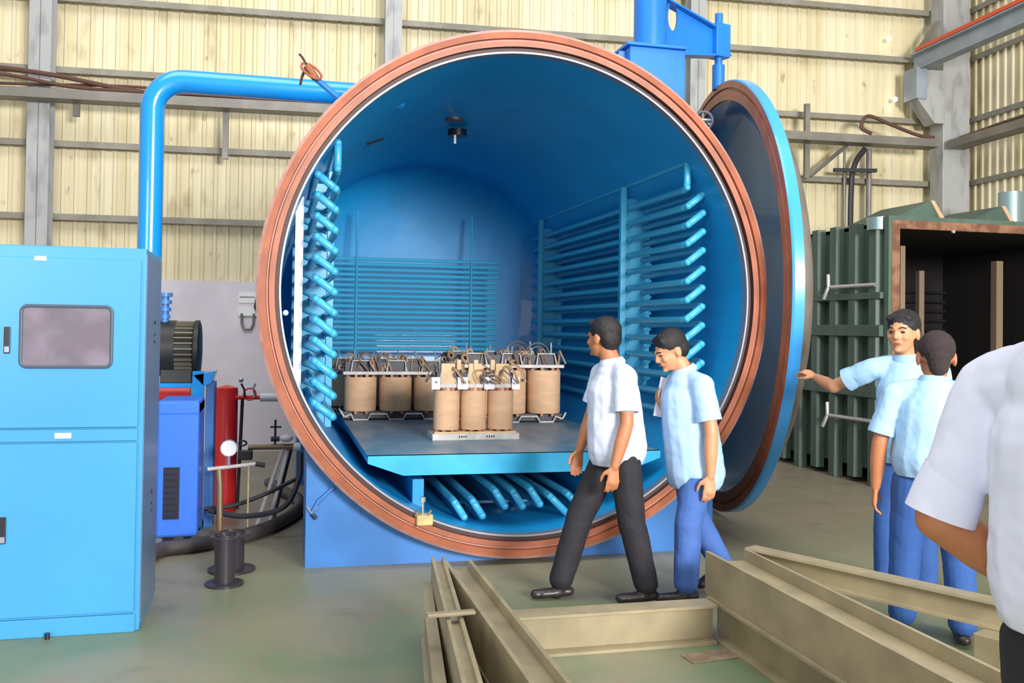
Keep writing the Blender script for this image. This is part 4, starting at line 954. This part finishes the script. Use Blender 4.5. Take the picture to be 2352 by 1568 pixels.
def person(loc, rz, label, J, shirt, trouser, skin=M_skin, hair=M_hair, haircut='short', shirt_hem=.82, sleeve=.62, head=(0, 0, 0), bulk=1.0, shoes=M_shoe, lean_hem=(0, 0), belt=None, vox=.0065, hs=1.0, ak=1.0):
    """J: joints in the person's own frame (x right, y forward, z up)"""
    t = thing('person', loc, label, 'person', rz)
    V = {k: Vector(v) for k, v in J.items() if k != 'curl'}
    HS[0] = hs; hd = V['head']; yw, pt, rl = head
    R = (Matrix.Rotation(yw, 3, 'Z') @ Matrix.Rotation(pt, 3, 'X') @ Matrix.Rotation(rl, 3, 'Y'))
    def h(x, y, z): return hd + R @ (Vector((x, y, z))*hs)
    b = MB()
    # head: cranium, face, jaw, nose, brow, ears
    ell(b, h(0, -.012, .030), (.076, .096, .088), R); ell(b, h(0, .022, -.018), (.064, .072, .092), R); ell(b, h(0, .038, -.075), (.044, .042, .036), R)
    ell(b, h(0, .086, .022), (.046, .014, .012), R); caps(b, h(0, .092, .012), h(0, .106, -.024), .008, .013, n=10)
    ell(b, h(0, .098, -.028), (.018, .012, .008), R); ell(b, h(0, .086, -.056), (.024, .012, .010), R); ell(b, h(0, .078, -.092), (.020, .016, .014), R)
    for s in (-1, 1):
        ell(b, h(s*.038, .068, -.025), (.020, .020, .020), R); ell(b, h(s*.078, -.010, -.008), (.010, .022, .034), R)
    nk = V['neck']
    caps(b, h(0, -.018, -.05), nk+Vector((0, 0, -.01)), .052, .060)
    sl, sr, hl, hr = V['sl'], V['sr'], V['hl'], V['hr']; hip = (hl+hr)/2; chest = nk*.62+hip*.38
    # torso
    caps(b, nk+Vector((0, 0, -.10)), chest, .085*bulk, .115*bulk, ((0, 1, 0), .70)); caps(b, chest, hip, .115*bulk, .115*bulk, ((0, 1, 0), .72))
    caps(b, sl, sr, .042, .042)
    for s in 'lr':
        caps(b, V['s'+s], V['e'+s], .042, .040*ak); caps(b, V['e'+s], V['e'+s]*.55+V['w'+s]*.45, .040*ak, .040*ak); caps(b, V['e'+s]*.55+V['w'+s]*.45, V['w'+s], .040*ak, .026*ak)
        hdv = V.get('hd'+s, (V['w'+s]-V['e'+s])); pn = V.get('pn'+s, Vector((1 if s == 'l' else -1, 0, 0))); th = V.get('th'+s, Vector((0, 1, 0)))
        hand(b, V['w'+s], hdv, pn, th, J.get('curl', .45) if not isinstance(J.get('curl'), dict) else J['curl'][s])
        caps(b, V['h'+s], V['k'+s], .078, .055); caps(b, V['k'+s], V['a'+s], .055, .038)
    body = bake(b, 'body', skin, t, vox, 3)
    # face parts
    for s in (-1, 1):
        m = MB(); ell(m, h(s*.031, .084, .004), (.013, .006, .006), R, 10, 8); m.build('eye', M_eye, t, local=True)
        m = MB(); m.tube([h(s*.014, .096, .024), h(s*.032, .094, .030), h(s*.05, .082, .025)], .0045, 6); m.build('eyebrow', hair, t, local=True)
    m = MB(); m.tube([h(-.022, .092, -.057), h(0, .099, -.055), h(.022, .092, -.057)], .0048, 6); m.build('mouth', M_lip, t, local=True)
    # hair
    m = MB()
    if haircut == 'buzz': ell(m, h(0, -.018, .040), (.081, .098, .084), R); caps(m, h(0, -.06, .0), h(0, -.062, -.045), .064, .050)
    else:
        ell(m, h(0, -.020, .048), (.086, .100, .086), R); ell(m, h(0, -.055, .005), (.079, .062, .080), R)
        caps(m, h(-.042, .045, .080), h(.042, .045, .082), .026, .026)
        for k in range(9):
            a = rnd0.uniform(-1, 1); ell(m, h(a*.055, rnd0.uniform(-.06, .045), .108-.03*abs(a)), (.022, .028, .018), R, 10, 8)
    bake(m, 'hair', hair, t, .007, 2, .006, .015)
    # shirt
    m = MB(); g = .018
    caps(m, nk+Vector((0, -.005, -.11)), chest, .125*bulk, .165*bulk, ((0, 1, 0), .82))
    hem = Vector((hip.x+lean_hem[0], hip.y+lean_hem[1], shirt_hem))
    caps(m, chest, Vector((hem.x, hem.y, hem.z+.10)), .165*bulk, .188*bulk, ((0, 1, 0), .94))
    caps(m, sl+Vector((0, 0, -.012)), sr+Vector((0, 0, -.012)), .064, .064); caps(m, nk+Vector((-.05, -.01, -.045)), nk+Vector((.05, -.01, -.045)), .05, .05)
    caps(m, nk+Vector((0, -.012, -.03)), sl+Vector((0, 0, .0)), .052, .058); caps(m, nk+Vector((0, -.012, -.03)), sr, .052, .058)
    for s in 'lr':
        q = V['s'+s].lerp(V['e'+s], sleeve*.8); caps(m, V['s'+s]+Vector((0, 0, -.012)), q, .068, .068); 
    so = bake(m, 'shirt', shirt, t, .008, 4, .016, .11)
    # open hem and cuffs: cut flat
    import bmesh
    bm = bmesh.new(); bm.from_mesh(so.data)
    bmesh.ops.bisect_plane(bm, geom=bm.verts[:]+bm.edges[:]+bm.faces[:], plane_co=(hem.x, hem.y, hem.z), plane_no=(0, 0, -1), clear_outer=True)
    bm.to_mesh(so.data); bm.free()
    sd_ = so.modifiers.new('thick', 'SOLIDIFY'); sd_.thickness = .004
    # sleeve cuffs
    for s in 'lr':
        d = (V['e'+s]-V['s'+s]).normalized(); q = V['s'+s].lerp(V['e'+s], sleeve*.70); q2 = V['s'+s].lerp(V['e'+s], sleeve*1.06)
        m = MB(); m.lathe([(.066, 0), (.072, (q2-q).length*.5), (.074, (q2-q).length), (.068, (q2-q).length), (.062, 0)], q, d, 24); m.build('sleeve_cuff', shirt, t, local=True, ang=50)
    # collar
    m = MB(); nn = (hd-nk).normalized()
    m.lathe([(.062, -.02), (.066, .012), (.082, -.014), (.078, -.03)], nk+Vector((0, .0, .005)), (nn*.8+Vector((0, -.1, .2))).normalized(), 28, closed=True); m.build('collar', shirt, t, local=True, ang=50)
    # trousers
    m = MB(); top = Vector((hip.x, hip.y, hip.z+.10)); caps(m, top, hip, .122*bulk, .134*bulk, ((0, 1, 0), .82))
    for s in 'lr':
        caps(m, V['h'+s]+Vector((0, 0, -.02)), V['k'+s], .096*bulk, .082); caps(m, V['k'+s], V['a'+s]+Vector((0, 0, .03)), .082, .072)
    bake(m, 'trousers', trouser, t, .008, 4, .012, .11)
    if belt: 
        m = MB(); m.lathe([(.150*bulk, 0), (.150*bulk, .035), (.14*bulk, .035), (.14*bulk, 0)], top+Vector((0, 0, .0)), (0, 0, 1), 32, closed=True)
        for v in m.v: v.y = hip.y+(v.y-hip.y)*.82
        m.build('belt', M_dark, t, local=True)
    for s in 'lr':
        a = V['a'+s]; fd = V.get('f'+s, Vector((0, 1, 0))).normalized(); m = MB()
        dn_ = Vector((0, 0, -1)); heel = a-fd*.045+dn_*.045; toe = a+fd*.155+dn_*.052
        if fd.z < -.2: heel = a-fd*.05+Vector((0, 0, -.02)); toe = a+fd*.16+Vector((0, 0, -.0))
        caps(m, heel, toe, .036, .034, ((0, 0, 1), .8)); caps(m, a+Vector((0, 0, .0)), heel.lerp(toe, .35), .042, .040); caps(m, heel.lerp(toe, .3), heel.lerp(toe, .8), .042, .040, ((0, 0, 1), .7))
        sh = bake(m, 'shoe', shoes, t, .006, 2)
    return t
rnd0 = random.Random(11)
# P1: walking man in dark trousers
def at_floor(u, v, z=0): p = fl(u, v, z); return p
L1 = at(1420, 900, 5.25)
person((L1.x, 5.25, 0), PI/2, 'man walking left in a white-blue shirt and black trousers, in front of the vessel mouth', dict(
    head=(0.01, .095, 1.545), neck=(.0, .045, 1.41), sl=(-.165, .02, 1.335), sr=(.165, .05, 1.335), el=(-.225, .03, 1.06), er=(.21, .09, 1.09),
    wl=(-.225, .10, .82), wr=(.20, .17, .86), hl=(-.085, -.01, .88), hr=(.085, .02, .88), kl=(-.10, -.055, .47), kr=(.09, .20, .48), al=(-.10, -.15, .088), ar=(.09, .31, .085),
    hdl=(0, .12, -1), hdr=(0, .2, -1), curl=.4), M_shirt, M_trb, shirt_hem=.80, sleeve=.72, head=(-1.0, -.02, 0), skin=M_skin2)
L2 = at(1588, 900, 5.2)
person((L2.x, 5.2, 0), PI/2-.05, 'man with bowed head in a pale blue shirt and blue trousers, walking behind the first', dict(
    head=(0, .135, 1.475), neck=(0, .055, 1.365), sl=(-.17, -.0, 1.285), sr=(.17, .03, 1.285), el=(-.225, -.035, 1.01), er=(.20, .03, 1.02),
    wl=(-.225, -.03, .76), wr=(.09, .13, 1.09), hl=(-.085, -.02, .84), hr=(.085, -.0, .84), kl=(-.10, .05, .46), kr=(.09, -.06, .47), al=(-.10, .06, .088), ar=(.09, -.24, .15),
    hdl=(0, .05, -1), hdr=(0, .35, .6), pnr=(0, -.5, .6), fr=(0, .8, -.6), curl=.4), M_shirt2, M_trj, shirt_hem=.66, sleeve=.72, head=(.10, -.42, 0), lean_hem=(0, -.02))
# paper held by the second man
pp = at(1524, 905, 5.32)
tag(MB().box((pp.x-.05, 5.30, pp.z-.14), (pp.x+.05, 5.306, pp.z+.10), rot=Matrix.Rotation(.2, 3, 'Y')).build('paper_sheet', M_paper, smooth=False), 'white sheet of paper held at the chest of the man with bowed head', 'paper')
# P3: man with arm out to the door
base3 = Vector((3.70, 4.93, 0)); rz3 = math.radians(140)
person(base3, rz3, 'black-haired man in a blue shirt reaching out to the vessel door', dict(
    head=(.02, .05, 1.60), neck=(.01, .02, 1.455), sl=(-.18, .0, 1.38), sr=(.185, .02, 1.39), el=(-.22, -.03, 1.10), er=(.43, -.05, 1.255),
    wl=(-.20, .05, .86), wr=(.56, -.25, 1.30), hl=(-.085, 0, .90), hr=(.085, 0, .90), kl=(-.10, .02, .49), kr=(.10, .02, .49), al=(-.11, 0, .088), ar=(.11, 0, .088),
    hdr=(.75, -.45, .35), pnr=(.5, -.5, -.6), thr=(0, 1, .3), curl=dict(l=.4, r=.75)), M_shirt3, M_trj2, shirt_hem=.82, sleeve=.62, head=(-.30, 0, 0), hs=1.10)
# P4: man seen from behind
base4 = Vector((3.32, 4.22, 0))
person(base4, math.radians(-32), 'crop-haired man seen from behind in a light blue shirt and blue trousers', dict(
    head=(.02, .02, 1.475), neck=(.01, -.01, 1.36), sl=(-.185, -.0, 1.285), sr=(.185, .0, 1.285), el=(-.255, -.01, 1.02), er=(.25, .06, 1.02),
    wl=(-.27, .03, .78), wr=(.22, .20, .86), hl=(-.09, 0, .84), hr=(.09, 0, .84), kl=(-.12, .05, .47), kr=(.13, .0, .46), al=(-.13, .07, .088), ar=(.15, -.02, .088), curl=.4),
    M_shirt3, M_trj2, skin=M_skin2, hair=M_hair2, haircut='buzz', shirt_hem=.86, sleeve=.78, head=(.08, -.10, 0), bulk=1.10, hs=1.14)
# P5: foreground man, cropped by the frame
base5 = Vector((1.465, 1.50, 0))
person(base5, math.radians(-82), 'nearest man at the right edge in a lavender-white shirt, elbow bent', dict(
    head=(0, .10, 1.74), neck=(0, .05, 1.60), sl=(-.20, .05, 1.50), sr=(.20, .02, 1.49), el=(-.26, -.03, 1.2), er=(.27, -.085, 1.06),
    wl=(-.2, .18, 1.05), wr=(.22, .16, 1.04), hl=(-.09, .10, .98), hr=(.09, .10, .98), kl=(-.10, .12, .54), kr=(.10, .12, .54), al=(-.11, .10, .088), ar=(.11, .10, .088), curl=.8),
    M_shirt5, M_trb, skin=M_skin2, shirt_hem=1.02, sleeve=.93, bulk=1.04, belt=True, vox=.006, ak=1.25)
